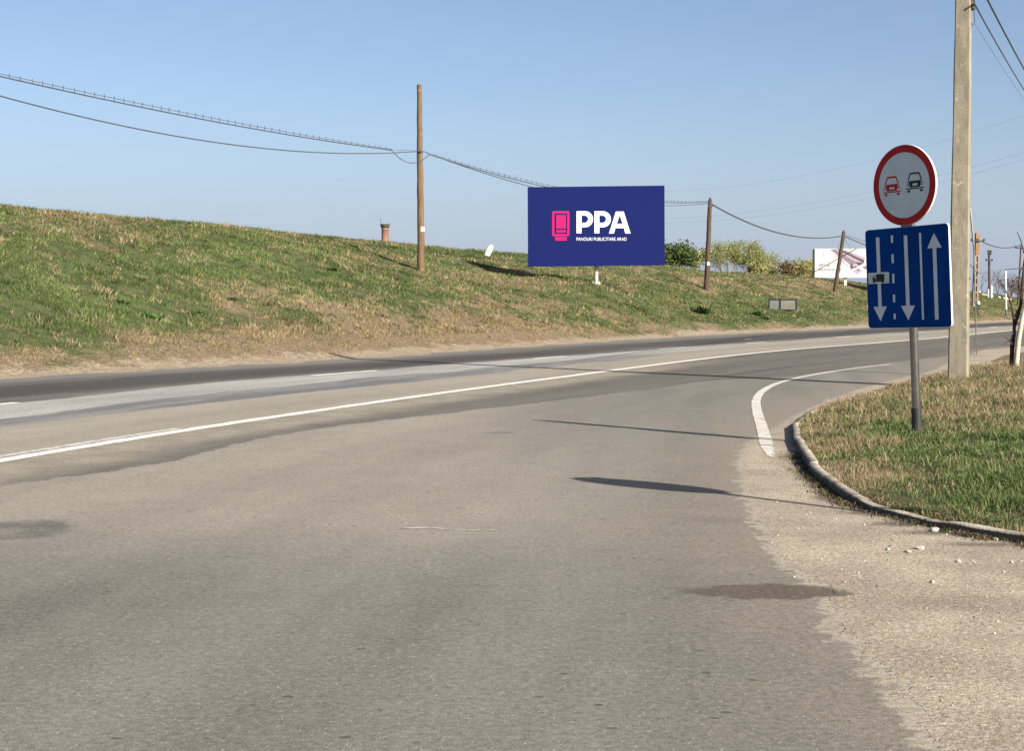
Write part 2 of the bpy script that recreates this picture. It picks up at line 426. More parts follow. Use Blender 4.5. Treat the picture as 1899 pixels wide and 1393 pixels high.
# painted lines, 4 mm above the asphalt
t = NT("road_paint", 0.6, 0.3)
P = t.pos()
wn = t.noise(P, 14, 5, 0.7); wl = t.noise(P, 0.8, 3)
pc = t.mix(t.mr(wl, 0.3, 0.7), (0.62, 0.595, 0.54), (0.72, 0.695, 0.64))
wear = t.mr(t.m2('ADD', wn, t.m2('MULTIPLY', wl, 0.25)), 0.66, 0.74)
pc = t.mix(t.m2('MULTIPLY', wear, 0.8), pc, (0.22, 0.20, 0.18))
pc = t.times(pc, t.mr(t.noise(P, 170, 2), 0.3, 0.7, 0.85, 1.12))
t.bump(t.noise(P, 150, 2), 0.3, 0.004)
M_PAINT = t.out(pc)
t = NT("faded_road_paint", 0.7, 0.3)
P = t.pos()
wn = t.noise(P, 10, 5, 0.7)
pc = t.mix(t.mr(wn, 0.40, 0.62, 0.1, 0.9), (0.50, 0.48, 0.45), (0.21, 0.20, 0.185))
M_FADED = t.out(pc)
t = NT("worn_road_paint", 0.7, 0.3)
P = t.pos()
pc = t.mix(t.mr(t.noise(P, 16, 5, 0.75), 0.50, 0.62, 0.0, 0.75), (0.48, 0.455, 0.41), (0.20, 0.183, 0.158))
M_WORN = t.out(t.times(pc, t.mr(t.noise(P, 3, 3), 0.3, 0.7, 0.85, 1.1)))

def ribbon(name, P, w0, mat, z=0.004, jit=0.006, w1=None):
    P = np.asarray(P, float); n = len(P)
    T = np.gradient(P, axis=0); T /= np.linalg.norm(T, axis=1)[:, None]
    N = np.stack([-T[:, 1], T[:, 0]], 1)
    ww = np.linspace(w0, w0 if w1 is None else w1, n)[:, None] / 2
    j = rng.normal(0, jit, (n, 2))
    A = P + N * (ww + j[:, :1]); B = P - N * (ww + j[:, 1:])
    V = np.column_stack([np.vstack([A, B]), np.full(2 * n, z)])
    i = np.arange(n - 1)
    me = np_mesh(name, V, Q=np.stack([i + n, i + n + 1, i + 1, i], 1))
    return tag(link(name, me, mat), kind='structure')
def cut(P, a, b, step=0.15):
    s = arc(P); q = np.arange(a, b, step)
    return np.stack([np.interp(q, s, P[:, 0]), np.interp(q, s, P[:, 1])], 1)
def spos(P, px, py):
    return float(sdist(np.array([tuple(gr(px, py))[:2]]), P)[1][0])
def shift(P, d):
    T = np.gradient(P, axis=0); T /= np.linalg.norm(T, axis=1)[:, None]
    return P + np.stack([-T[:, 1], T[:, 0]], 1) * d
sl = cut(SOLID, 0.5, arc(SOLID)[-1] - 120, 0.2)
ribbon("lane_line", sl, 0.175, M_PAINT)
old = cut(shift(SOLID, 0.20), 10, spos(SOLID, 360, 795), 0.2)
ribbon("old_lane_line", old, 0.12, M_FADED, 0.003)
for a, bq, m in (((-160, 766), (52, 746), M_PAINT), ((578, 697), (705, 687), M_PAINT), ((984, 665), (1056, 660.5), M_PAINT),
             ((1222, 648), (1277, 644.5), M_PAINT), ((1390, 637), (1422, 634.5), M_PAINT), ((1552, 626), (1582, 624), M_PAINT),
             ((1700, 616), (1718, 615), M_PAINT), ((1803, 609.4), (1818, 608.6), M_PAINT), ((1836, 607.4), (1850, 606.4), M_PAINT)):
    ribbon("lane_dash", cut(DASH, spos(DASH, *a), spos(DASH, *bq), 0.2), 0.15, m)
p0, p1 = gr(1380, 629.5), gr(1394, 628.6)
ribbon("lane_dash", cut(np.array([p0[:2], p1[:2]]), 0.0, (p1 - p0).length, 0.2), 0.14, M_FADED)
corner = spline(gxy([(1650, 676), (1600, 681.5), (1540, 690), (1480, 701), (1440, 712), (1414, 726), (1403, 742), (1404, 762), (1412, 790), (1422, 826)]), 0.1)
wseg = ribbon("edge_line", corner, 0.10, M_WORN, jit=0.003, w1=0.125)
tail = spline(gxy([(1422, 827), (1426, 838), (1432, 848)]), 0.05)
ribbon("worn_edge_line", tail, 0.11, M_WORN, 0.003, 0.012, w1=0.05)
scr = spline(gxy([(738, 981), (800, 980), (850, 984), (918, 983.5)]), 0.05)
ribbon("paint_scratch", scr, 0.022, M_FADED, 0.003, 0.006)

# ================================================================== EMBANKMENT
TO = EDGE
T_s = arc(TO)
T_t = np.gradient(TO, axis=0); T_t /= np.linalg.norm(T_t, axis=1)[:, None]
T_n = np.stack([-T_t[:, 1], T_t[:, 0]], 1)
W_s = np.full(len(TO), 16.0)
sky_px = np.array([(-900, 300), (-400, 335), (0, 383), (200, 402), (400, 419), (600, 439), (714, 448), (850, 463), (920, 468), (980, 470), (1100, 480), (1240, 494),
                   (1320, 505), (1430, 509), (1500, 515), (1600, 526), (1700, 533), (1800, 542), (1870, 554), (1899, 557), (2100, 566), (2600, 569)], float)
H_s = np.empty(len(TO))
for i in range(len(TO)):
    c = TO[i] + T_n[i] * W_s[i]
    if c[1] < 3: H_s[i] = 4.3; continue
    px = CX + F * c[0] / (c[1] * math.cos(PITCH))
    py = np.interp(px, sky_px[:, 0], sky_px[:, 1])
    H_s[i] = min(max(at(px, py, c[1]).z, 0.4), 4.6)
k = np.ones(9) / 9
H_s = np.convolve(np.pad(H_s, 4, 'edge'), k, 'valid')
def prof(r):
    up = 0.62 * r + 0.38 * sst(r, 0.0, 1.05)
    up = np.where(r > 0.93, up - 0.9 * (np.clip(r, 0.93, 1.08) - 0.93) ** 1.6, up)
    top = 0.985 - 0.04 * (r - 1.05)
    back = np.clip(1 - (r - 1.5) / 1.2, 0, 1)
    return np.where(r < 1.05, np.minimum(up, 0.985), np.where(r < 1.5, top, 0.967 * back * back * (3 - 2 * back)))
MOUND = None
def bank_z(xy, q=None, s=None, fine=True):
    xy = np.atleast_2d(np.asarray(xy, float))
    if q is None: q, s = sdist(xy, TO)
    H = np.interp(s, T_s, H_s); Wd = np.interp(s, T_s, W_s)
    r = np.maximum(q, 0) / Wd
    z = H * prof(r)
    amp = sst(q, 0.6, 4) * (1 - 0.75 * sst(r, .8, 1.0))
    z = z + amp * ((fbm(xy[:, 0], xy[:, 1], 5.0, 3, 3) - 0.5) * 0.5 + (fbm(xy[:, 0], xy[:, 1], 1.1, 3, 9) - 0.5) * 0.22)
    if MOUND: z = z + MOUND[2] * np.exp(-((xy[:, 0] - MOUND[0]) / 3.4) ** 2 - ((xy[:, 1] - MOUND[1]) / 3.4) ** 2)
    z = np.where(q < 1.6, 0.045 * q + sst(q, 0, 2) * z + (vnoise(xy[:, 0], xy[:, 1], 0.8, 1) - .5) * 0.035 + (vnoise(xy[:, 0], xy[:, 1], 0.25, 2) - .5) * 0.012, z + 0.07)
    return z
def on_bank(px, py, y0=20, y1=260):
    d = ray(px, py); ys = np.arange(y0, y1, 0.25)
    P = np.array([0, 0, EYE])[None] + np.array(d)[None] * (ys / d.y)[:, None]
    z = bank_z(P[:, :2]); q = sdist(P[:, :2], TO)[0]
    hit = np.nonzero((P[:, 2] <= z) & (q > 0))[0]
    if not len(hit): return Vector(P[-1])
    return Vector(P[hit[0]])
# a low shoulder of the slope carries the billboard
_m = at(1106, 527, 67.0)
MOUND = (_m.x, _m.y + 0.6, 0.0)
_dz = _m.z - float(bank_z([(_m.x, _m.y)])[0])
MOUND = (_m.x, _m.y + 0.6, _dz + 0.03)
# grid along the toe
us = np.concatenate([np.arange(0, 44, 2.0), np.arange(44, 230, 0.4), np.arange(230, T_s[-1], 4.0)])
qs = np.concatenate([[-0.7], np.arange(-0.5, 2.0, 0.14), np.arange(2.0, 19, 0.34), np.arange(19, 50, 2.5)])
ci = np.interp(us, T_s, np.arange(len(TO)))
cx_ = np.stack([np.interp(us, T_s, TO[:, k]) for k in (0, 1)], 1)
nn_ = np.stack([np.interp(us, T_s, T_n[:, k]) for k in (0, 1)], 1)
for k in (0, 1): nn_[:, k] = np.convolve(np.pad(nn_[:, k], 20, 'edge'), np.ones(41) / 41, 'valid')
BX = cx_[:, None] + nn_[:, None] * qs[None, :, None]
bq = np.repeat(qs[None], len(us), 0).ravel(); bs = np.repeat(us[:, None], len(qs), 1).ravel()
BXY = BX.reshape(-1, 2)
BZ = bank_z(BXY, bq, bs)
idx = np.arange(len(us) * len(qs)).reshape(len(us), len(qs))
BQ = np.stack([idx[:-1, :-1], idx[1:, :-1], idx[1:, 1:], idx[:-1, 1:]], -1).reshape(-1, 4)

# where the grass is lush and where it is dry: one field for ground and blades
dry_spots = []      # (x, y, radius along, radius across, amount)
for px, py, ra, rq, am in ((740, 612, 7, 1.7, .55), (990, 606, 6, 1.6, .4), (600, 632, 4, 1.5, .4), (120, 645, 4, 1.5, .35), (420, 620, 4, 1.6, .3), (540, 560, 3, 1.2, .3), (300, 590, 2.2, 1.7, -.6),
                           (30, 590, 3, 4.5, -.45), (60, 500, 5, 2.5, -.3), (620, 510, 6, 2.0, -.35), (1450, 590, 12, 2.2, -.5), (1130, 560, 6, 2, -.2), (250, 430, 4, 3, .08),
                           (300, 450, 5, 2, .1), (640, 465, 3, 2.5, .22), (1330, 525, 6, 2.5, .35), (1525, 522, 8, 2.0, .5), (1450, 520, 6, 2, .2), (830, 575, 5, 2, .2), (1700, 590, 10, 1.5, .3),
                           (150, 520, 4, 2.0, -.3), (760, 540, 6, 1.6, -.3), (1300, 575, 5, 1.6, .2), (480, 470, 5, 2, -.25), (930, 560, 4, 2.0, .25)):
    p = on_bank(px, py); dry_spots.append((p.x, p.y, ra, rq, am))
def dryness(xy, q=None, s=None):
    if q is None: q, s = sdist(xy, TO)
    x, y = xy[:, 0], xy[:, 1]
    v = 0.35 + 0.45 * (fbm(s, q * 2.2, 9, 4, 21) - 0.5) + 1.3 * (fbm(s, q * 1.8, 2.2, 4, 33) - 0.5) + 0.9 * (fbm(s, q * 1.5, 0.6, 3, 35) - 0.5)
    v += 0.42 * sst(q, 2.8, 0.9) - 0.1 * sst(q, 9, 15)
    for (sx_, sy_, ra, rq, am) in dry_spots:
        qq, ss = _ds[(sx_, sy_)]
        v += am * np.exp(-((s - ss) / ra) ** 2 - ((q - qq) / rq) ** 2)
    return np.clip(v, 0, 1)
_ds = {}
for sp in dry_spots:
    a, c = sdist(np.array([sp[:2]]), TO); _ds[sp[:2]] = (a[0], c[0])
me = np_mesh("embankment", np.column_stack([BXY, BZ]), Q=BQ)
fattr(me, 'dry', dryness(BXY, bq, bs)); fattr(me, 'q', bq)
t = NT("embankment_soil", 0.95, 0.1)
P = t.pos(); DR, QQ = t.attr('dry'), t.attr('q')
n1 = t.noise(P, 5, 5, 0.7); n2 = t.noise(P, 26, 3, 0.7)
DRn = t.m2('ADD', DR, t.m2('MULTIPLY', t.m2('SUBTRACT', n1, 0.5), 0.9))
g = t.mix(t.mr(t.noise(P, 1.7, 3), 0.35, 0.65), (0.058, 0.074, 0.028), (0.098, 0.110, 0.046))
d = t.mix(t.mr(n2, 0.35, 0.65), (0.1312, 0.1000, 0.0620), (0.2296, 0.1763, 0.1162))
c = t.mix(t.mr(DRn, 0.3, 0.75), g, d)
sand = t.mix(t.mr(n1, 0.35, 0.65), (0.2635, 0.2125, 0.1530), (0.3570, 0.2932, 0.2167))
sq = t.m2('ADD', QQ, t.m2('MULTIPLY', t.m2('SUBTRACT', t.noise(P, 1.6, 5, 0.7), 0.5), 1.9))
c = t.mix(t.mr(sq, 1.15, 0.7), c, sand)
c = t.times(c, t.m2('MULTIPLY', t.mr(n2, 0.3, 0.7, 0.6, 1.4), t.mr(t.noise(P, 9, 4, 0.7), 0.3, 0.7, 0.75, 1.25)))
t.bump(t.m2('ADD', n1, n2), 0.9, 0.10)
tag(link("embankment", me, t.out(c), smooth=True), kind='structure')

# ground to the horizon
ga = axis((-4000, -600, 400), (-600, 600, 40), (600, 4000, 400))
gx, gy = np.meshgrid(ga, ga + 500)
gi = np.arange(gx.size).reshape(gx.shape)
me = np_mesh("ground", np.column_stack([gx.ravel(), gy.ravel(), np.full(gx.size, -0.06)]), Q=np.stack([gi[:-1, :-1], gi[:-1, 1:], gi[1:, 1:], gi[1:, :-1]], -1).reshape(-1, 4))
t = NT("field_soil", 0.95, 0.1)
P = t.pos()
c = t.mix(t.mr(t.noise(P, 0.05, 5, 0.7), 0.35, 0.65), (0.05, 0.07, 0.025), (0.14, 0.115, 0.065))
tag(link("ground", me, t.out(t.times(c, t.mr(t.noise(P, 2.5, 4), 0.3, 0.7, 0.7, 1.3)))), kind='structure')

# ================================================================== VERGE, KERB
kerb_px = [(2600, 1120), (2300, 1075), (2000, 1027), (1899, 1010), (1800, 993), (1740, 981), (1690, 968), (1640, 956), (1590, 941), (1556, 924), (1520, 893), (1490, 856), (1473, 822), (1470, 800), (1482, 785),
           (1518, 766), (1560, 746), (1612, 728), (1680, 708), (1740, 694), (1785, 682), (1815, 670), (1850, 658), (1899, 651), (2000, 645), (2300, 632)]
KERB = spline([(15.0, 2.0), (9.5, 4.3)] + gxy(kerb_px), 0.06)
n_k = len(KERB)
K_s = arc(KERB)
k_end = spos(KERB, 1545, 752)       # the kerbstones run out into the grass here
k_gap0, k_gap1 = spos(KERB, 1742, 982), spos(KERB, 1588, 940)
def kerb_h(s):
    h = 0.074 * np.ones_like(s)
    h -= 0.022 * sst(s, k_gap0 - 0.12, k_gap0 + 0.1) * sst(s, k_gap1 + 0.1, k_gap1 - 0.1)
    h *= 1 - 0.3 * sst(s, k_gap1 + 0.4, k_gap1 - 0.4)
    h = np.where(s > k_end - 1.6, 0.074 * sst(s, k_end + 0.6, k_end - 1.4), h)
    return h
poly = np.vstack([KERB, gxy([(2300, 632)])[0] + np.array([[60.0, 0]]), [[60, 2.0]]])
KERB_C = np.vstack([KERB[:-1:4], KERB[-1:]])
poly_c = np.vstack([KERB_C, poly[len(KERB):]])
def verge_z(xy):
    d, s = sdist(xy, KERB_C)
    d = np.maximum(-d, 0)
    e = np.interp(s, K_s, kerb_h(K_s))
    return e * sst(d, 0, 0.1) + 0.13 * sst(d, 0.15, 2.0) + 0.012 * np.maximum(d - 1, 0) + (fbm(xy[:, 0], xy[:, 1], 0.8, 3, 5) - 0.5) * 0.07 * sst(d, 0.15, 0.6)
# interior points
cand = []
for a, b_, c_, d_, st_ in ((1.5, 9, 6.5, 16, 0.16), (2, 14, 16, 34, 0.4), (4, 60, 2, 60, 2.0)):
    gx, gy = np.meshgrid(np.arange(a, b_, st_), np.arange(c_, d_, st_))
    q = np.stack([gx.ravel(), gy.ravel()], 1) + rng.normal(0, st_ * .15, (gx.size, 2))
    if st_ > 1: q = q[(q[:, 0] > 14) | (q[:, 1] > 34) | ((q[:, 0] > 9) & (q[:, 1] < 16)) | (q[:, 1] < 6.5)]
    cand.append(q)
cand = np.vstack(cand)
cand = cand[inside(cand, poly)]
dk, _ = sdist(cand, KERB)
cand = cand[np.abs(dk) > 0.18]
inner = shift(KERB, -0.055)
inn = np.vstack([inner, poly[len(KERB):]])
vv = [Vector(p) for p in inn] + [Vector(p) for p in cand]
ni = len(inn)
rv, re_, rf, *_x = delaunay_2d_cdt(vv, [(i, (i + 1) % ni) for i in range(ni)], [], 1, 1e-4)
vp = np.array([(p.x, p.y) for p in rv])
vz = verge_z(vp)
dkv, _ = sdist(vp, KERB)
mb = bpy.data.meshes.new("verge")
mb.from_pydata([(x, y, z - 0.012) for (x, y), z in zip(vp, vz)], [], [tuple(f) for f in rf]); mb.update()
def v_dry(xy):
    v = 0.49 + 0.7 * (fbm(xy[:, 0], xy[:, 1], 1.6, 4, 44) - 0.5) + 1.3 * (fbm(xy[:, 0], xy[:, 1], 0.4, 4, 51) - 0.5)
    v += 0.28 * sst(xy[:, 1], 14.5, 20)                       # the far end is dry
    px = CX + F * xy[:, 0] / np.maximum(xy[:, 1], 1)
    v += 0.2 * sst(px, 1660, 1560)
    for cx, cy, r, a in ((1800, 880, .8, -.45), (1860, 830, .9, -.5), (1720, 800, 0.7, -.35), (1640, 780, .8, -.2), (1640, 920, 0.6, .3), (1800, 770, 1.2, .35), (1840, 700, 3, -.2), (1590, 800, .5, .3), (1560, 850, .5, .15), (1860, 970, .5, .1)):
        c = gr(cx, cy, 0.2); v += a * np.exp(-((xy[:, 0] - c.x) ** 2 + (xy[:, 1] - c.y) ** 2) / r ** 2)
    return np.clip(v, 0, 1)
fattr(mb, 'dry', v_dry(vp))
t = NT("verge_soil", 0.95, 0.1)
P = t.pos(); DR = t.attr('dry')
n1 = t.noise(P, 12, 5, 0.7)
c = t.mix(t.mr(t.m2('ADD', DR, t.m2('MULTIPLY', t.m2('SUBTRACT', n1, 0.5), 0.8)), 0.25, 0.75), (0.06, 0.064, 0.03), (0.15, 0.115, 0.07))
c = t.times(c, t.mr(t.noise(P, 60, 3, 0.7), 0.3, 0.7, 0.6, 1.3)); t.bump(n1, 0.6, 0.04)
tag(link("verge", mb, t.out(c), smooth=True), kind='structure')

sel = np.nonzero(K_s < k_end + 0.3)[0]
KK = KERB[sel]; hs = kerb_h(K_s[sel])
wob = (vnoise(K_s[sel], K_s[sel] * 0, 0.9, 3) - 0.5) * 0.03 + (_tab[(K_s[sel]).astype(int) % 256, 7] - .5) * 0.022
hs = hs + (_tab[(K_s[sel]).astype(int) % 256, 11] - .5) * 0.022 * (hs > .06)
rows = []
for off, hf in ((0.0, -0.3), (0.006, 0.80), (0.012, 1.0), (0.064, 1.04), (0.074, 0.95), (0.076, -0.3)):
    q = shift(KK, 0)  # foot
    T = np.gradient(KK, axis=0); T /= np.linalg.norm(T, axis=1)[:, None]
    N = np.stack([T[:, 1], -T[:, 0]], 1)
    rr = KK + N * (off + wob[:, None])
    zz = np.where(hf < 0, -0.05, hs * hf + 0.0) + (vnoise(K_s[sel], K_s[sel] * 0 + off * 9, 0.13, 8) - 0.5) * 0.008
    rows.append(np.column_stack([rr, zz]))
R = np.stack(rows, 1); nr = R.shape[1]
idx = np.arange(len(sel) * nr).reshape(len(sel), nr)
me = np_mesh("kerb", R.reshape(-1, 3), Q=np.stack([idx[:-1, :-1], idx[:-1, 1:], idx[1:, 1:], idx[1:, :-1]], -1).reshape(-1, 4))
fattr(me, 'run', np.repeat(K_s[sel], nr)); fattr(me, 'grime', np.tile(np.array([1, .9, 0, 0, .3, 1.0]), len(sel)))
t = NT("kerb_concrete", 0.9, 0.2)
P = t.pos(); RN = t.attr('run')
fr = t.m2('FRACT', t.m2('DIVIDE', RN, 1.0))
jn = t.m2('MINIMUM', fr, t.m2('SUBTRACT', 1.0, fr))
c = t.mix(t.mr(t.noise(P, 7, 5, 0.7), 0.35, 0.65), (0.2550, 0.2253, 0.1785), (0.3910, 0.3485, 0.2890))
c = t.mix(t.mr(t.noise(P, 3.0, 5, 0.7), 0.56, 0.66, 0, .8), c, (0.14, 0.125, 0.095))
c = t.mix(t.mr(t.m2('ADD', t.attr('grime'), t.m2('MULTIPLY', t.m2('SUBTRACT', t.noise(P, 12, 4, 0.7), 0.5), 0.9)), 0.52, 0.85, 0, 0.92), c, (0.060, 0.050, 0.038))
c = t.mix(t.mr(jn, 0.016, 0.006), c, (0.05, 0.045, 0.04))
c = t.times(c, t.mr(t.noise(P, 90, 3, 0.7), 0.3, 0.7, 0.8, 1.2)); t.bump(t.m2('ADD', t.noise(P, 60, 3), t.mr(jn, 0.0, 0.025)), 0.5, 0.01)
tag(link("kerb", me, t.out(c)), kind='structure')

# ================================================================== GRASS
M_GRASS = leafmat("grass_blades", 0.3)
def blades(name, base, h, wd, lean, col, seg=1, head=None):
    n = len(base); th = rng.uniform(0, 2 * np.pi, n)
    side = np.stack([np.cos(th), np.sin(th), np.zeros(n)], 1) * (wd / 2)[:, None]
    ph = rng.uniform(0, 2 * np.pi, n)
    ld_ = np.stack([np.cos(ph), np.sin(ph), np.zeros(n)], 1) * (lean * h)[:, None]
    up = np.array([0, 0, 1.0])[None] * h[:, None]
    if seg == 1:
        V = np.stack([base - side, base + side, base + up * (1 - 0.35 * lean[:, None]) + ld_], 1)
        i = np.arange(n) * 3
        return np_mesh(name, V.reshape(-1, 3), T=np.stack([i, i + 1, i + 2], 1), col=np.repeat(col, 3, 0))
    mid_ = base + up * 0.55 + ld_ * 0.3
    V = np.stack([base - side, base + side, mid_ + side * 0.8, mid_ - side * 0.8, base + up * (1 - 0.4 * lean[:, None]) + ld_], 1)
    i = np.arange(n) * 5
    return np_mesh(name, V.reshape(-1, 3), T=np.stack([i + 3, i + 2, i + 4], 1), Q=np.stack([i, i + 1, i + 2, i + 3], 1), col=np.repeat(col, 5, 0))
G0, G1 = np.array([0.058, 0.092, 0.028]), np.array([0.126, 0.166, 0.058])
D0, D1 = np.array([0.155, 0.120, 0.068]), np.array([0.33, 0.258, 0.160])
def grass_col(dry, soft=0.25):
    n = len(dry)
    isd = rng.random(n) < sst(dry + rng.normal(0, soft, n), 0.25, 0.8)
    k = rng.random(n)[:, None]
    c = np.where(isd[:, None], D0 + (D1 - D0) * k ** 1.3, G0 + (G1 - G0) * k)
    return c * rng.uniform(0.8, 1.2, n)[:, None], isd
# embankment: density falls with distance
N0 = 1500000
u_ = rng.uniform(46, 225, N0); q_ = rng.uniform(0.25, 17.5, N0)
xy = np.stack([np.interp(u_, us, cx_[:, k]) + np.interp(u_, us, nn_[:, k]) * q_ for k in (0, 1)], 1)
pxs = CX + F * xy[:, 0] / np.maximum(xy[:, 1], 5)
ok = (xy[:, 1] > 18) & (pxs > -90) & (pxs < 1990)
dist = np.hypot(xy[:, 0], xy[:, 1])
ok &= rng.random(N0) < np.clip((42 / np.maximum(dist, 1)) ** 1.5, 0, 1)
cl = fbm(xy[:, 0], xy[:, 1], 0.55, 3, 61)
dry = dryness(xy, q_, u_)
ok &= (rng.random(N0) < 0.22 + 1.0 * sst(cl, 0.32, 0.62)) & (rng.random(N0) < sst(q_ + (fbm(xy[:, 0], xy[:, 1], 1.3, 3, 71) - .5) * 2.4, 0.6, 1.5))
xy, q_, u_, cl, dry, dist = (a[ok] for a in (xy, q_, u_, cl, dry, dist))
z = bank_z(xy, q_, u_)
h = rng.uniform(0.035, 0.10, len(z)) * (0.6 + 1.1 * sst(cl, 0.35, 0.65)) * (0.55 + 0.45 * sst(q_, 0.8, 2.5))
col, isd = grass_col(dry, 0.28)
lush = sst(fbm(xy[:, 0], xy[:, 1], 3.0, 3, 81), 0.5, 0.62)[:, None]
clm = fbm(xy[:, 0], xy[:, 1], 0.7, 3, 97)[:, None]
col = np.where(isd[:, None], col * np.array([1.0, 0.96, 0.9]), col * (0.85 + 0.4 * lush)) * (0.80 + 0.40 * sst(clm, 0.3, 0.7))
wd = rng.uniform(0.018, 0.035, len(z)) * np.clip(dist / 40, 0.8, 2.2)
NT_ = 9500                                           # tussocks, ragged clumps and dead stalks
j = rng.integers(0, len(xy), NT_); big_ = rng.random(NT_)
dr_ = rng.random(NT_) < 0.25 + 0.5 * dry[j]
nb_ = 16; k_ = np.repeat(np.arange(NT_), nb_)
far_ = np.clip(dist[j] / 45, 0.8, 1.8)[k_]
sc_ = (0.045 + 0.11 * big_ ** 2)[k_] * far_
txy = xy[j][k_] + rng.normal(0, 1, (len(k_), 2)) * sc_[:, None]
tc = np.where(dr_[:, None], np.array([0.30, 0.235, 0.14]) * rng.uniform(.6, 1.3, (NT_, 1)), np.where(rng.random((NT_, 1)) < 0.5, np.array([0.045, 0.072, 0.024]), np.array([0.115, 0.155, 0.05])) * rng.uniform(.75, 1.25, (NT_, 1)))[k_] * rng.uniform(.8, 1.2, (len(k_), 1))
th_ = (0.09 + 0.15 * big_ ** 2)[k_] * rng.uniform(.6, 1.2, len(k_)) * np.clip(q_[j] / 2.5, 0.35, 1)[k_]
me = blades("embankment_grass", np.column_stack([np.vstack([xy, txy]), np.concatenate([z, bank_z(txy)]) - 0.02]), np.concatenate([h, th_]), np.concatenate([wd, rng.uniform(.02, .04, len(k_)) * far_]),
            np.concatenate([rng.uniform(0.1, 1.0, len(z)), rng.uniform(0.2, 1.1, len(k_))]), np.vstack([col, tc]))
tag(link("embankment_grass", me, M_GRASS), 'short patchy green and straw coloured grass covering the embankment slope', 'grass', kind='stuff')

# verge
N0 = 1250000
xy = np.stack([rng.uniform(1.4, 15.0, N0), 5.5 + 26 * rng.random(N0) ** 1.3], 1)
pxs = CX + F * xy[:, 0] / xy[:, 1]
xy = xy[(pxs > 1380) & (rng.random(N0) < sst(pxs, 2900, 1950) ** 2)]
xy = xy[inside(xy, poly_c)]
dk, sk = sdist(xy, KERB_C); dk = -dk
keep_g = (dk > 0.05)
xy, dk = xy[keep_g], dk[keep_g]
cl = fbm(xy[:, 0], xy[:, 1], 0.32, 3, 91)
k_ = rng.random(len(xy)) < 0.25 + 0.9 * sst(cl, 0.3, 0.62)
xy, dk, cl = xy[k_], dk[k_], cl[k_]
dry = v_dry(xy)
col, isd = grass_col(dry, 0.3)
z = verge_z(xy)
h = rng.uniform(0.03, 0.085, len(z)) * (0.65 + 0.8 * sst(cl, 0.35, 0.65)) * (0.6 + 0.4 * sst(dk, 0.1, 0.8))
h *= np.where(isd & (rng.random(len(z)) < 0.25), 1.7, 1.0) * (1 + 0.5 * sst(xy[:, 1], 14, 19))
wd = np.where(isd, rng.uniform(0.0025, 0.006, len(z)), rng.uniform(0.004, 0.009, len(z))) * np.clip(xy[:, 1] / 11, 0.8, 2.5)
me = blades("verge_grass", np.column_stack([xy, z - 0.015]), h, wd, rng.uniform(0.2, 1.7, len(z)), col * 1.2, seg=2)
tag(link("verge_grass", me, M_GRASS), 'tufted green and dry yellow grass on the raised verge behind the kerb', 'grass', kind='stuff')
# dead weeds and dirt gathered along the foot of the kerb
N0 = 14000
s_ = np.concatenate([rng.uniform(spos(KERB, 1899, 1010) - 1, spos(KERB, 1480, 840), N0)])
off = rng.gamma(1.5, 0.026, N0)
base = np.stack([np.interp(s_, K_s, KERB[:, k]) for k in (0, 1)], 1)
Tk = np.gradient(KERB, axis=0); Tk /= np.linalg.norm(Tk, axis=1)[:, None]
Nk = np.stack([np.interp(s_, K_s, -Tk[:, 1]), np.interp(s_, K_s, Tk[:, 0])], 1)
gap = sst(s_, k_gap0 - .3, k_gap0) * sst(s_, k_gap1 + .25, k_gap1 - .1)
cl = vnoise(s_, s_ * 0, 0.22, 4)
xy = base + Nk * (np.where(rng.random(N0) < gap * 0.75, -rng.uniform(0, .2, N0), off))[:, None]
ok = rng.random(N0) < 0.08 + 0.9 * sst(cl, 0.45, 0.75) + 0.3 * gap
xy = xy[ok]; n = len(xy)
kk = rng.random(n)[:, None]
col = np.where(rng.random(n)[:, None] < 0.62, np.array([0.075, 0.056, 0.038]) * (0.5 + 1.8 * kk), np.where(rng.random(n)[:, None] < .5, np.array([0.05, 0.075, 0.02]), np.array([0.2, 0.15, 0.09])) * (0.6 + 0.8 * kk))
zz = np.where(inside(xy, poly), verge_z(xy) + 0.0, 0.0)
me = blades("kerb_weeds", np.column_stack([xy, zz - 0.005]), rng.uniform(0.010, 0.05, n), rng.uniform(0.003, 0.009, n), rng.uniform(0.3, 1.8, n), col, seg=2)
tag(link("kerb_weeds", me, M_GRASS), 'dark dead weeds and litter soil caught along the foot of the kerb', 'weeds', kind='stuff')

# loose stones on the gravel shoulder
t = NT("pale_stone", 0.85, 0.2); c = t.mix(t.mr(t.noise(t.obj(), 30, 4), .3, .7), (0.2880, 0.2560, 0.2080), (0.4160, 0.3760, 0.3200)); M_STONE = t.out(c)
t = NT("brown_stone", 0.9, 0.2); c = t.mix(t.mr(t.noise(t.obj(), 40, 4), .3, .7), (0.10, 0.08, 0.06), (0.22, 0.17, 0.12)); M_STONE2 = t.out(c)
def stone_mesh(r, seed):
    bm = bmesh.new(); bmesh.ops.create_icosphere(bm, subdivisions=2, radius=1)
    rr = random.Random(seed); ax_ = Vector((rr.uniform(.9, 1.3), rr.uniform(.8, 1.1), rr.uniform(.55, .8)))
    cuts = [(Vector((rr.gauss(0, 1), rr.gauss(0, 1), rr.gauss(0, 1))).normalized(), rr.uniform(.55, .85)) for _ in range(9)]
    for v in bm.verts:
        for nrm, dd_ in cuts:
            e = v.co.dot(nrm) - dd_
            if e > 0: v.co -= nrm * e
        v.co = Vector((v.co.x * ax_.x, v.co.y * ax_.y, v.co.z * ax_.z)) * r
    me = bpy.data.meshes.new("stone"); bm.to_mesh(me); bm.free(); return me
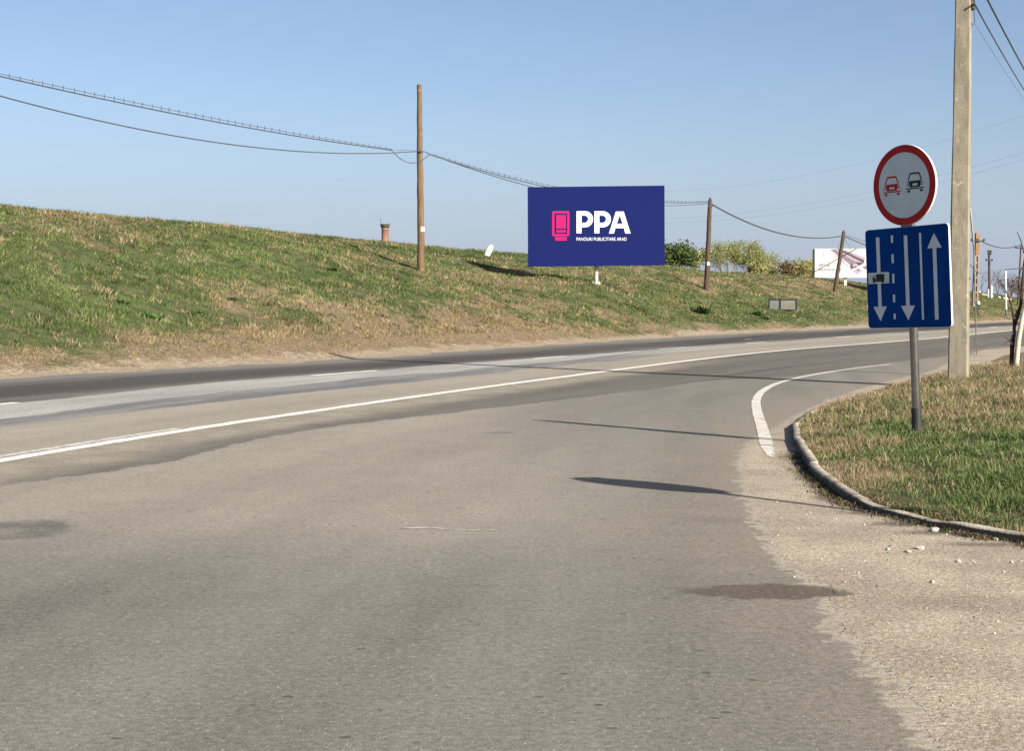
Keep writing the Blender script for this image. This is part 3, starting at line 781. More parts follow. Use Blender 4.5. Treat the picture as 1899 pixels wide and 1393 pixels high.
stones = [(1732, 986, .034, 'large pale stone lying against the kerb foot among dead weeds'), (1706, 1019, .030, 'bright white stone alone on the gravel below the kerb'),
          (1684, 1025, .022, 'small pale stone left of the bright white stone on the gravel'), (1646, 1021, .018, 'small pale stone on gravel nearest the road below the kerb bend'),
          (1729, 1082, .020, 'cream stone in the middle of the gravel shoulder'), (1778, 1043, .018, 'pale pebble on gravel midway between kerb and cream stone'),
          (1846, 1002, .020, 'pale stone under the kerb edge at the right of the verge'), (1876, 1045, .014, 'tiny pale pebble near the right end of the gravel')]
for i, (px, py, r, lb) in enumerate(stones):
    p = gr(px, py)
    o = link("stone", stone_mesh(r * .8, i), M_STONE)
    o.location = (p.x, p.y, r * 0.28); o.rotation_euler = (0, 0, i * 1.3)
    tag(o, lb, 'stone', 'loose stones on the gravel shoulder')
# finer grit: uncountable
N0 = 3600
gp = np.stack([rng.uniform(1.2, 4.2, N0), rng.uniform(4.8, 12.5, N0)], 1)
gd, _ = sdist(gp, GRAV); kd, _ = sdist(gp, KERB)
ok = (-gd > 0.03) & (kd > 0.03) | ((np.abs(gd) < 0.6) & (rng.random(N0) < 0.05) & (kd > .03))
gp = gp[ok]
base_i = stone_mesh(1.0, 77); bv = np.array([v.co[:] for v in base_i.vertices]); bf = np.array([p.vertices[:] for p in base_i.polygons])
bm_ = bmesh.new(); bmesh.ops.create_icosphere(bm_, subdivisions=1, radius=1)
bv = np.array([v.co[:] for v in bm_.verts]) * np.array([1.2, .9, .7]); bf = np.array([[v.index for v in f.verts] for f in bm_.faces]); bm_.free()
n = len(gp); rr = np.minimum(rng.gamma(1.6, 0.0011, n) + 0.001, 0.007)
ang = rng.uniform(0, 6.28, n); ca, sa = np.cos(ang), np.sin(ang)
vx = bv[None] * rr[:, None, None] * rng.uniform(.75, 1.25, (n, len(bv), 1))
V = np.stack([vx[..., 0] * ca[:, None] - vx[..., 1] * sa[:, None] + gp[:, :1], vx[..., 0] * sa[:, None] + vx[..., 1] * ca[:, None] + gp[:, 1:], vx[..., 2] + (rr * .3)[:, None]], -1)
pal = np.array([[.42, .35, .27], [.30, .24, .18], [.10, .08, .06], [.60, .55, .47]])[rng.choice(4, n, p=[.33, .3, .32, .05])]
me = np_mesh("gravel_grit", V.reshape(-1, 3), T=(bf[None] + (np.arange(n) * len(bv))[:, None, None]).reshape(-1, 3), col=np.repeat(pal, len(bv), 0))
tg = NT("grit", 0.9, 0.2); tg.out(tg.attr('col', 'Color'))
tag(link("gravel_grit", me, tg.m), 'fine loose grit scattered over the gravel shoulder', 'gravel', kind='stuff')

# ================================================================== SIGNS AND POLES
PI = math.pi
M_STEEL = simple("galvanised_steel", (0.20, 0.20, 0.195), 0.20, 0.5, 0.85, 0.15, 8)
M_DARK = simple("dark_metal", (0.045, 0.045, 0.05), 0.6, 0.4, 0.0, 0.2, 12)
M_SLEEVE = simple("black_sleeve", (0.018, 0.018, 0.02), 0.55, 0.4, 0.0, 0.2, 10, (0.08, 0.07, 0.05))
M_ALU = simple("sign_back_aluminium", (0.5270, 0.5270, 0.5100), 0.5, 0.4, 0.0, 0.06, 5)
M_RED = simple("sign_red", (0.31, 0.018, 0.022), 0.65, 0.1, 0, 0.10, 5)
M_SREFL = simple("sign_reflective_white", (0.44, 0.51, 0.55), 0.6, 0.15, 0, 0.05, 4)
M_BLUE = simple("sign_blue", (0.0005, 0.035, 0.185), 0.65, 0.05, 0, 0.12, 4)
M_SLINE = simple("sign_white_stripe", (0.47, 0.53, 0.58), 0.6, 0.15, 0, 0.05, 4)
M_SBLACK = simple("sign_black", (0.008, 0.008, 0.010), 0.5, 0.3, 0, 0.1, 5)

base = at(1695, 795, 13.27); base.z = 0.13
sign = empty("road_sign", base, 'round no overtaking sign above a blue lane panel on one grey post', 'road sign')
sign.rotation_mode = 'QUATERNION'
TH = math.radians(56)
sign.rotation_quaternion = (Matrix.Rotation(math.radians(-2.75), 3, 'Y') @ Matrix.Rotation(-TH, 3, 'Z')).to_quaternion()
HZ = lambda py: (1.3 - (py - 565) / F * 13.27) - base.z          # height above the sign's base
MB().tube([(0, 0.045, -0.3), (0, 0.045, 2.52)], 0.038, 20).build("post", M_STEEL, sign, angle=40)
MB().tube([(0, 0.045, -0.25), (0, 0.045, HZ(758)), (0, 0.045, HZ(757.5))], [0.045, 0.045, 0.039], 20).build("post_sleeve", M_SLEEVE, sign, angle=40)
def clampring(z):
    m = MB(); m.tube([(0, .045, z - .02), (0, .045, z + .02)], 0.046, 16); m.box(-.06, .06, -.002, 0.012, z - .02, z + .02)
    m.build("clamp", M_DARK, sign, angle=40)
zc = HZ(344); R_ = 0.352
for z in (zc - .17, zc + .17, HZ(460), HZ(570), HZ(421)): clampring(z)
# round plate with a turned rim
m = MB(); m.prism(circ(0, zc, R_, 72), -0.012, -0.004)
m.prism([circ(0, zc, R_, 72), circ(0, zc, R_ - .004, 72)], -0.004, 0.008)
rp = m.build("round_plate", M_ALU, sign)
MB().prism([circ(0, zc, R_ - .003, 72), circ(0, zc, R_ - 0.066, 72)], -0.0145, -0.0121).build("red_ring", M_RED, rp)
MB().prism(circ(0, zc, R_ - 0.0662, 72), -0.0142, -0.0121).build("white_face", M_SREFL, rp)
def car_symbol(u0, v0, sx, name, mat):
    q = lambda pts: [(u0 + a * sx * 1.12, v0 + b_ * sx * .86) for a, b_ in pts]
    m = MB(); y0, y1 = -0.0165, -0.0143
    m.prism(q([(-.86, .17), (-.60, 1.0), (-.46, 1.10), (.46, 1.10), (.60, 1.0), (.86, .17), (.74, .17), (.50, .90), (-.50, .90), (-.74, .17)]), y0, y1)      # cabin outline
    m.prism([q([(-.92, -.02), (.92, -.02), (.80, .10), (-.80, .10)])], y0, y1)
    m.prism([q([(-.62, -.70), (.62, -.70), (.70, -.03), (-.70, -.03)]), q([(-.32, -.52), (-.32, -.22), (.32, -.22), (.32, -.52)])], y0, y1)
    for sgn in (-1, 1):
        for zz in (-.20, -.42):
            a = sorted((sgn * .70, sgn * (1.02 if zz < -.3 else .98))); m.prism(q([(a[0], zz - .05), (a[1], zz - .05), (a[1], zz + .04), (a[0], zz + .04)]), y0, y1)
        m.prism(q(rrect(*sorted((sgn * .60, sgn * .92)), -1.28, -1.02, .08, 3)), y0, y1)
    m.prism(q([(-1.08, -.92), (1.08, -.92), (1.05, -.78), (-1.05, -.78)]), y0, y1)
    m.build(name, mat, rp)
car_symbol(-0.135, zc + .012, 0.082, "car_symbol", M_RED)
car_symbol(0.125, zc + .022, 0.082, "car_symbol", M_SBLACK)
# lane panel: u from -.47 to .47; positions read as fractions of the panel
PW, PT, PB = 0.94, HZ(420.5), HZ(607.5)
m = MB(); m.prism(rrect(-PW / 2, PW / 2, PB, PT, 0.035), -0.012, -0.006)
m.prism([rrect(-PW / 2, PW / 2, PB, PT, 0.035), rrect(-PW / 2 + .004, PW / 2 - .004, PB + .004, PT - .004, 0.032)], -0.006, 0.008)
lp = m.build("lane_panel", M_ALU, sign)
MB().prism(rrect(-PW / 2 + .003, PW / 2 - .003, PB + .003, PT - .003, 0.033), -0.0145, -0.0121).build("blue_face", M_BLUE, lp)
FU = lambda f: -PW / 2 + PW * f
FV = lambda f: PT - (PT - PB) * f
Y0, Y1 = -0.0168, -0.0146
def quadp(f0, f1, v0, v1): return [(FU(f0), FV(v1)), (FU(f1), FV(v1)), (FU(f1), FV(v0)), (FU(f0), FV(v0))]
def arrow(fc, tail, tip, name):
    d_ = 1 if tip > tail else -1; hb = tip - d_ * 0.145; hw, sw = 0.083, 0.0205
    a = [(fc - sw, tail), (fc - sw, hb), (fc - hw, hb), (fc, tip), (fc + hw, hb), (fc + sw, hb), (fc + sw, tail)]
    a = [(FU(x), FV(y)) for x, y in a]
    if d_ < 0: a = a[::-1]
    MB().prism(a, Y0, Y1).build(name, M_SLINE, lp)
arrow(0.158, 0.083, 0.925, "lane_arrow"); arrow(0.500, 0.085, 0.925, "lane_arrow"); arrow(0.835, 0.925, 0.085, "lane_arrow")
for a, b_ in ((.075, .148), (.262, .350), (.458, .552), (.665, .742), (.855, .912)):
    MB().prism(quadp(.322, .347, a, b_), Y0, Y1).build("lane_dash", M_SLINE, lp)
MB().prism(quadp(.662, .685, .072, .922), Y0, Y1).build("lane_stripe", M_SLINE, lp)
tp = MB().prism(quadp(.026, .285, .435, .548), -0.0192, -0.0169).build("truck_plate", M_SREFL, lp)
m = MB(); y0, y1 = -0.0212, -0.0193
m.prism(quadp(.128, .228, .452, .512), y0, y1); m.prism(quadp(.096, .226, .5125, .527), y0, y1)
a = [(.080, .512), (.080, .490), (.092, .470), (.122, .470), (.122, .480), (.098, .480), (.090, .492), (.122, .492), (.122, .512)]
m.prism([(FU(x), FV(y)) for x, y in a], y0, y1)
for fx in (.096, .205): m.prism([(FU(fx) + .0125 * math.cos(k * PI / 6), FV(.528) + .0125 * math.sin(k * PI / 6)) for k in range(12)], y0 - .0004, y1)
m.build("truck_symbol", M_SBLACK, lp)

# a second round sign stands off to the right of the picture; its shadow crosses the road
b2 = Vector((3.72, 7.62, 0.06))
s2 = empty("road_sign", b2, 'round sign on grey post, out of frame right, its shadow crossing the road', 'road sign')
s2.rotation_euler = (0, 0, math.radians(-15))
MB().tube([(0, .045, -.25), (0, .045, 2.62)], 0.030, 16).build("post", M_STEEL, s2, angle=40)
m = MB(); m.prism(circ(0, 2.30, .35, 48), -0.012, 0.0); p2 = m.build("round_plate", M_ALU, s2)
MB().prism([circ(0, 2.30, .347, 48), circ(0, 2.30, .285, 48)], -0.0145, -0.0121).build("red_ring", M_RED, p2)
MB().prism(circ(0, 2.30, .2848, 48), -0.0142, -0.0121).build("white_face", M_SREFL, p2)

# ---------------------------------------------------------------- near concrete pole
t = NT("pole_concrete", 0.9, 0.2)
P = t.obj()
c = t.mix(t.mr(t.noise(t.scalev(P, (3, 3, .8)), 3, 5, .65), .35, .65), (0.170, 0.150, 0.114), (0.230, 0.205, 0.160))
c = t.mix(t.mr(t.noise(P, 9, 5, .7), .60, .70, 0, .7), c, (0.46, 0.41, 0.33))
c = t.mix(t.mr(t.noise(P, 5, 4, .7), .62, .72, 0, .5), c, (0.20, 0.17, 0.13))
c = t.times(c, t.mr(t.noise(P, 70, 3, .7), .3, .7, .85, 1.15)); t.bump(t.noise(P, 45, 4, .7), .5, .01)
M_CONC = t.out(c)
def taper_box(m, hw0, hd0, hw1, hd1, z0, z1, ch=0.02, n=14):
    V, Fs = [], []
    for i in range(n + 1):
        k = i / n; hw, hd, z = hw0 + (hw1 - hw0) * k, hd0 + (hd1 - hd0) * k, z0 + (z1 - z0) * k
        j = lambda: random.uniform(-.004, .004)
        for x, y in ((-hw + ch, -hd), (hw - ch, -hd), (hw, -hd + ch), (hw, hd - ch), (hw - ch, hd), (-hw + ch, hd), (-hw, hd - ch), (-hw, -hd + ch)):
            V.append((x + j(), y + j(), z))
    for i in range(n):
        for k in range(8): Fs.append((i * 8 + k, i * 8 + (k + 1) % 8, i * 8 + 8 + (k + 1) % 8, i * 8 + 8 + k))
    Fs.append(tuple(n * 8 + k for k in range(8)))
    m.add(V, Fs); return m
CP = at(1777.5, 694, 23.6); CP.z = 0.15
cp = empty("concrete_pole", CP, 'tall square tapered concrete pole rising out of the verge behind the blue lane panel', 'utility pole')
cp.rotation_euler = (0, 0, math.radians(-21))
taper_box(MB(), 0.152, 0.165, 0.098, 0.11, -0.4, 9.75).build("shaft", M_CONC, cp)
hz = lambda py: 1.3 + (565 - py) / F * 23.6 - CP.z
M_TEAL = simple("faded_teal_spray", (0.19, 0.22, 0.21), 0.8, 0.2, 0, .3, 30)
def dab(m, cx, cz, r, yy):
    m.prism([(cx + r * random.uniform(.6, 1.2) * math.cos(k * .7), cz + r * random.uniform(.7, 1.2) * math.sin(k * .7)) for k in range(9)], yy, yy + .012)
fy = lambda py: -0.1585 + .0055 * hz(py)
for marks in (((531, -.035, .025), (534, -.05, .02), (528, -.03, .02), (533, -.015, .018)), ((542, -.03, .02), (546, -.03, .02), (550, -.03, .02), (553, -.03, .02)),
              ((586, -.035, .022), (588, -.005, .024), (590, -.015, .024), (593, -.003, .02), (585, .01, .02))):
    m = MB()
    for py, dx, r in marks: dab(m, dx, hz(py), r, fy(py))
    m.build("paint_mark", M_TEAL, cp)
def insul(m, x, y, z, s=1.0):
    m.tube([(x, y, z - .05 * s), (x, y, z - .03 * s), (x, y, z), (x, y, z + .04 * s)], [.02 * s, .045 * s, .05 * s, .02 * s], 10)
def cam_off(px, py, y): # world point -> local of the pole
    return cp.matrix_basis.inverted() @ at(px, py, y)
m = MB(); a = cam_off(1802, 2, 23.5); m.box(.09, a.x + .05, a.y - .02, a.y + .02, a.z - .02, a.z + .02); m.box(.09, a.x + .03, a.y - .02, a.y + .02, a.z + .13, a.z + .17)
insul(m, a.x, a.y, a.z - .03, 1.0); insul(m, a.x + .04, a.y, a.z + .1, 1.2)
a2 = cam_off(1804, 13, 23.5); insul(m, a2.x, a2.y, a2.z, .9)
m.build("wire_bracket", M_DARK, cp, angle=40)
for px, py, s in ((1798.5, 122, .5), (1798, 383, .35), (1798, 516, .35)):
    m = MB(); a = cam_off(px, py, 23.55); insul(m, a.x, a.y, a.z, s)
    m.build("wire_clip", M_DARK, cp, angle=40)
c2 = copy_tree(cp); c2.location = (27.0, 36.0, 0.0)
c2['label'] = 'concrete pole standing farther along the verge, out of frame right, its shadow crossing the road'

# ---------------------------------------------------------------- wooden poles
t = NT("pole_wood", 0.85, 0.2)
P = t.obj()
gr_ = t.noise(t.scalev(P, (14, 14, .7)), 2.0, 5, .65)
c = t.mix(t.mr(gr_, .3, .7), (0.0798, 0.0502, 0.0274), (0.1558, 0.1026, 0.0562))
c = t.mix(t.mr(t.noise(P, 2.2, 5, .7), .56, .70, 0, .7), c, (0.27, 0.19, 0.115))
t.bump(gr_, .5, .02); M_WOOD = t.out(c)
t = NT("old_pole_wood", 0.9, 0.15)
P = t.obj(); gr_ = t.noise(t.scalev(P, (14, 14, .7)), 2.0, 5, .65)
c = t.mix(t.mr(gr_, .3, .7), (0.0440, 0.0288, 0.0224), (0.0960, 0.0656, 0.0496)); t.bump(gr_, .5, .02); M_OLDWOOD = t.out(c)
M_TAG = simple("pole_tag_white", (0.75, 0.74, 0.70), 0.5)
def wood_pole(top, bot, r0, r1, label, mat, tag_py=None, hw=None):
    B = on_bank(*bot); y = B.y
    T = at(top[0], top[1], y)
    o = empty("wooden_pole", B, label, 'utility pole', 'wooden utility poles along the embankment')
    v = T - B; n = 16
    pts = [(v.x * k / n + random.uniform(-.012, .012), 0, v.z * k / n) for k in range(n + 1)]
    pts = [(-v.x * .06, 0, -.6)] + pts + [(v.x, 0, v.z + .012)]
    rr = [r0] + [r0 + (r1 - r0) * k / n for k in range(n + 1)] + [r1 * .8]
    MB().tube(pts, rr, 14).build("shaft", mat, o, angle=50)
    if tag_py:
        a = at(tag_py[0], tag_py[1], y - r0 * 0.75) - B
        k = a.z / v.z
        m = MB(); m.prism(rrect(a.x - .07, a.x + .06, a.z - .10, a.z + .10, .02, 3), -(r0 + (r1 - r0) * k) - .012, -(r0 + (r1 - r0) * k) * .55)
        m.build("number_tag", M_TAG, o)
    return o, B, T
wp1, B1, T1 = wood_pole((777.5, 157), (781, 502), .150, .098, 'tall straight golden brown wooden pole left of the purple blue billboard', M_WOOD, (784, 425))
wp2, B2, T2 = wood_pole((1317, 370), (1310, 539), .16, .115, 'dark wooden pole standing between the purple blue billboard and the twin grey boards', M_OLDWOOD, (1313.5, 489))
wp3, B3, T3 = wood_pole((1565, 430), (1548, 541), .155, .125, 'dark wooden pole leaning to the right in front of the white billboard', M_OLDWOOD)
kdir = Vector((SOLID[60][0] - SOLID[40][0], SOLID[60][1] - SOLID[40][1], 0)).normalized()
P0 = B1 - Vector((.452, .892, 0)) * 26.0
P0.z = float(bank_z([(P0.x, P0.y)])[0])
wp0 = copy_tree(wp1); wp0.location = P0; wp0['label'] = 'wooden pole out of frame left, carrying the near end of the two cables'
m = MB(); zz = at(778, 281, B1.y).z - B1.z
m.tube([(-.14, -.02, zz + .03), (.0, -.15, zz + .02), (.26, -.02, zz - .03)], .018, 8); m.box(-.03, .03, -.16, -.11, zz - .06, zz + .06)
m.build("cable_hook", M_DARK, wp1)
for wpx, Bx, Tx in ((wp2, B2, T2), (wp3, B3, T3)):
    v = Tx - Bx; m = MB(); m.box(v.x - .13, v.x + .13, -.13, .13, v.z - .42, v.z - .34); m.tube([(v.x, 0, v.z - .36), (v.x, 0, v.z + .12)], .06, 8)
    m.build("cable_hook", M_DARK, wpx)

# ---------------------------------------------------------------- cables
M_CABLE = simple("cable_sheath", (0.055, 0.06, 0.07), 0.6, 0.3)
M_THIN = simple("bare_wire", (0.20, 0.22, 0.25), 0.5, 0.4)
def cat_pts(A, B, sag, n=40):
    return [A + (B - A) * (i / n) - Vector((0, 0, 4 * sag * (i / n) * (1 - i / n))) for i in range(n + 1)]
def sag_for(A, B, px, py):
    best = None
    for i in range(1, 400):
        k = i / 400; p = A + (B - A) * k
        x, y = proj(p)
        if best is None or abs(x - px) < best[0]: best = (abs(x - px), k, p)
    _, k, p = best
    return (p.z - at(px, py, p.y).z) / (4 * k * (1 - k))
def cable(name, A, B, sag, r, label, ticks=None, group='cables strung between the wooden poles', n=40, mat=None):
    m = MB(); pts = cat_pts(A, B, sag, n)
    m.tube(pts, r, 6)
    o = m.build(name, mat or M_CABLE, smooth=True)
    if ticks:       # carrier wire above, held by small hangers
        up, step = ticks
        h = MB(); h.tube([p + Vector((0, 0, up * (0.35 + 0.65 * math.sin(PI * i / n)))) for i, p in enumerate(pts)], r * .45, 5)
        h.build("carrier_wire", mat or M_CABLE, o, smooth=True)
        L_ = sum((b_ - a).length for a, b_ in zip(pts[:-1], pts[1:])); cnt = int(L_ / step); proto = None
        for i in range(1, cnt):
            k = i / cnt * n; j = min(int(k), n - 1); p = pts[j] + (pts[j + 1] - pts[j]) * (k - j)
            if proto is None:
                h = MB(); h.tube([(0, 0, -.02), (0, 0, 1)], .011, 4); c_ = proto = h.build("hanger_clip", mat or M_CABLE, o)
            else:
                c_ = proto.copy(); COL.objects.link(c_); c_.parent = o
            c_.location = p + Vector((random.uniform(-.02, .02), 0, 0)); c_.scale = (1, 1, up * (0.35 + 0.65 * math.sin(PI * i / cnt)) + .06)
    return tag(o, label, 'cable', group)
C1 = at(726, 278, B1.y - 1.0); C0 = at(0, 146, 40.9); d0 = (C0 - C1); C00 = C1 + d0 * (26.0 / 21.5); C00.z = C0.z + .25
cable("ticked_cable", C00, C1, sag_for(C00, C1, 340, 214), .020, 'upper cable with small hangers sloping from the left edge to the golden brown pole', (.10, .42))
D1 = at(779, 280, B1.y - .16); D0 = C00 + Vector((0, 0, -.27)); 
cable("smooth_cable", D0, D1, sag_for(D0, D1, 430, 268), .020, 'lower smooth cable sagging from the left edge to the golden brown pole')
E1 = at(796, 286, B1.y + .1)
m = MB(); m.tube(cat_pts(C1, E1, .42, 16), .017, 6); o = m.build("slack_loop", M_CABLE, smooth=True); tag(o, 'short slack cable loop hanging across the golden brown pole', 'cable', 'cables strung between the wooden poles')
m = MB(); m.tube([C1, D1 + Vector((0, 0, .02))], .008, 5); o = m.build("tie_wire", M_CABLE); tag(o, 'thin tie wire running into the golden brown pole above the slack loop', 'cable', 'cables strung between the wooden poles')
A2 = at(1316, 374.5, B2.y - .1); A2b = at(1314, 377, B2.y - .1)
cable("ticked_cable", E1, A2, sag_for(E1, A2, 985, 340), .020, 'upper cable with hangers passing behind the purple blue billboard', (.11, .5))
cable("smooth_cable", D1 + Vector((.25, .1, -.05)), A2b, sag_for(D1 + Vector((.25, .1, -.05)), A2b, 965, 340.5), .018, 'lower smooth cable passing behind the purple blue billboard')
A3 = at(1564, 437, B3.y - .1)
cable("bundled_cable", A2 + Vector((0, 0, -.05)), A3, sag_for(A2, A3, 1430, 427), .045, 'thick drooping cable between the two dark wooden poles', None)
P4 = at(1795, 470, 190)
cable("bundled_cable", A3, P4, 1.2, .04, 'thick cable leaving the leaning dark pole behind the lane panel', None)
cable("thin_cable", A3 + Vector((0, 0, .1)), P4 + Vector((0, 0, .6)), .9, .018, 'thin cable leaving the leaning dark pole just above the thick one', None)
m = MB(); q = A3 - B3; m.tube([A3, A3 + Vector((.5, 0, -.9)), A3 + Vector((.75, 0, -1.7))], .012, 5); m.tube([A3 + Vector((-.1, 0, -.2)), A3 + Vector((-.45, 0, -.9))], .012, 5)
o = m.build("loose_wires", M_CABLE); tag(o, 'frayed loose wire ends hanging beside the top of the leaning dark pole', 'cable', 'cables strung between the wooden poles')

# wires of the near concrete pole
Wd_ = Vector((.40, 1.0, 0))
def pole_wire(a, q, r, label, y0=23.5, far=46, mat=None):
    A = at(a[0], a[1], y0)
    k = 0; bestB = None
    # far end along the road direction; its height is chosen so that the wire passes pixel q
    B = A + Wd_ * far
    lo_, hi_ = -6.0, 9.0
    for _ in range(40):
        md = (lo_ + hi_) / 2; Bq = Vector((B.x, B.y, md)); pts = cat_pts(A, Bq, .35, 120)
        pr = [proj(p) for p in pts]
        yy = None
        for (x0, y0_), (x1, y1_) in zip(pr[:-1], pr[1:]):
            if x0 <= q[0] <= x1 or x1 <= q[0] <= x0: yy = y0_ + (y1_ - y0_) * (q[0] - x0) / (x1 - x0 + 1e-9); break
        if yy is None: break
        if yy < q[1]: hi_ = md
        else: lo_ = md
    m = MB(); m.tube(cat_pts(A, Vector((B.x, B.y, md)), .35, 60), r, 6)
    o = m.build("overhead_wire", mat or M_CABLE, smooth=True); tag(o, label, 'wire', 'wires running off the near concrete pole')
pole_wire((1808, 8), (1899, 166), .013, 'middle dark wire sloping away right from the concrete pole bracket')
pole_wire((1826, -12), (1899, 127), .017, 'thick dark wire at the upper right corner beyond the concrete pole', 23.2)
pole_wire((1808, 42), (1899, 184), .006, 'lowest thin wire sloping away right from the concrete pole', 23.5, 46, M_THIN)
m = MB(); A = at(1806, 12, 23.5)
m.tube([A, at(1808, 40, 23.5), at(1804.5, 45, 23.5), at(1799.5, 42, 23.5)], .008, 6); o = m.build("wire_loop", M_CABLE, smooth=True)
tag(o, 'small wire loop hanging below the bracket of the concrete pole', 'wire', 'wires running off the near concrete pole')
M_STAY = simple("stay_wire", (0.4160, 0.4000, 0.3520), 0.6, 0.4)
m = MB(); g_ = gr(1811, 657); m.tube([at(1799, 385, 23.62), at(1806, 462, 29), Vector((g_.x, g_.y, 0))], .013, 6)
o = m.build("stay_wire", M_STAY, smooth=True); tag(o, 'pale stay wire slanting from the concrete pole to the gravel beside it', 'wire', 'wires running off the near concrete pole')
# faint transmission wires far behind the bank
def far_wire(a, b_, ya, yb, sag, label, r=.02):
    m = MB(); m.tube(cat_pts(at(*a, ya), at(*b_, yb), sag, 50), r, 4); o = m.build("transmission_wire", M_THIN); tag(o, label, 'wire', 'faint transmission wires beyond the embankment')
far_wire((1120, 352), (2050, 160), 290, 170, 4.0, 'faint high wire climbing to the right above the purple blue billboard', .008)
far_wire((1120, 402), (2050, 235), 290, 170, 3.5, 'faint wire rising to the right above the round sign', .009)
far_wire((1120, 410), (2050, 250), 290, 170, 3.5, 'faint wire just under the one rising above the round sign', .009)
far_wire((-300, 300), (1040, 353), 170, 290, 4.5, 'faint sagging wire crossing the sky left of the billboard, upper', .006)
far_wire((-300, 405), (1040, 408), 170, 290, 3.0, 'faint sagging wire just above the bank crest left of the billboard', .006)

# ---------------------------------------------------------------- the purple-blue billboard
M_PPA = simple("billboard_indigo", (0.0069, 0.0115, 0.0725), 0.7, 0.03, 0, .02, .4)
M_PINK = simple("billboard_pink", (0.3432, 0.0109, 0.0936), 0.7, 0.05, 0, .02, 1)
M_WHITE = simple("billboard_white", (0.62, 0.62, 0.62), 0.6, 0.15, 0, .02, 1)
M_WPOST = simple("white_painted_steel", (0.4250, 0.3995, 0.3400), 0.5, 0.3, 0, .08, 3, (0.3825, 0.3230, 0.2380))
BB = at(1106, 527, 67.0); BB.z = float(bank_z([(BB.x, BB.y)])[0])
bb = empty("billboard", BB, 'large indigo billboard with pink logo and white letters on a white post', 'billboard')
yb = BB.y
px2 = yb / F * 1.0005
pt = lambda px, py: (lambda v: (v.x, v.z))(at(px, py, yb - .32) - BB)
m = MB(); m.prism([pt(978.5, 346.8), pt(979.3, 494.3), pt(1232.7, 491.8), pt(1232.3, 343.8)][::1], -.32, -.12)
pan = m.build("panel", M_PPA, bb)
m = MB(); x0, z0 = pt(985, 485); x1, z1 = pt(1226, 355)
for z in (z0, (z0 + z1) / 2, z1): m.box(x0, x1, -.119, -.04, z - .05, z + .05)
for k in (.1, .35, .65, .9): m.box(x0 + (x1 - x0) * k - .04, x0 + (x1 - x0) * k + .04, -.039, .03, z0, z1)
m.build("back_frame", M_DARK, bb)
w_ = 3.5 * px2
MB().tube([(0, .08, -.5), (0, .08, pt(0, 360)[1])], w_, 20).build("post", M_WPOST, bb, angle=40)
m = MB()
for s in (-1, 1): m.box(s * (w_ + .05) - .03, s * (w_ + .05) + .03, .02, .12, -.3, 5 * px2)
m.box(-(w_ + .10), w_ + .10, -.05, .22, -.3, .05); m.build("base_flange", M_WPOST, bb)
LX = lambda cx, cz: pt(1020 + cx / 11.171, 380 + cz / 11.171)
yf0, yf1 = -.326, -.3205
def lg(loops, name, mat): MB().prism([[LX(*p) for p in lp_] for lp_ in loops], yf0, yf1).build(name, mat, pan)
lg([rrect(45, 403, 125, 648, 32), rrect(90, 356, 175, 602, 8)], "logo", M_PINK)
lg([rrect(130, 328, 208, 488, 5)], "logo", M_PINK); lg([rrect(128, 328, 519, 572, 5)], "logo", M_PINK); lg([rrect(106, 349, 664, 738, 12)], "logo", M_PINK)
def arcp(cx, cy, rx, ry, a0, a1, n=14): return [(cx + rx * math.cos(math.radians(a0 + (a1 - a0) * i / n)), cy + ry * math.sin(math.radians(a0 + (a1 - a0) * i / n))) for i in range(n + 1)]
for x in (550, 920):
    lg([[(x, 585), (x, 128), (x + 180, 128)] + arcp(x + 178, 294, 164, 166, -90, 90) + [(x + 102, 460), (x + 102, 585)],
        [(x + 102, 218), (x + 165, 218)] + arcp(x + 165, 293, 76, 75, -90, 90) + [(x + 102, 368)]], "letter", M_WHITE)
lg([[(1222, 590), (1365, 135), (1525, 135), (1668, 590), (1562, 590), (1530, 478), (1355, 478), (1322, 590)], [(1382, 390), (1505, 390), (1443, 208)]], "letter", M_WHITE)
def text_part(txt, x0, x1, zc_, yy, mat, parent, name="lettering", off=0.0, hgt=None, ext=.003):
    cu = bpy.data.curves.new("t", 'FONT'); cu.body = txt; cu.size = 1; cu.offset = off; cu.extrude = 0
    ob = bpy.data.objects.new("t", cu); COL.objects.link(ob)
    dg = bpy.context.evaluated_depsgraph_get(); dg.update()
    me = bpy.data.meshes.new_from_object(ob.evaluated_get(dg)); bpy.data.objects.remove(ob)
    n = len(me.vertices); co = np.empty(n * 3); me.vertices.foreach_get('co', co); co = co.reshape(-1, 3)
    a, b_ = co.min(0), co.max(0); s = (x1 - x0) / (b_[0] - a[0]); sz = s if hgt is None else hgt / (b_[1] - a[1])
    V = np.column_stack([x0 + (co[:, 0] - a[0]) * s, np.full(n, yy), zc_ + (co[:, 1] - (a[1] + b_[1]) / 2) * sz])
    me.vertices.foreach_set('co', V.ravel()); me.update(); me.name = name
    return link(name, me, mat, parent)
a, b_ = LX(548, 706), LX(1588, 706)
text_part("PANOURI PUBLICITARE ARAD", a[0], b_[0], a[1], -.3235, M_WHITE, pan, "slogan", -.004, 66 / 11.171 * px2)

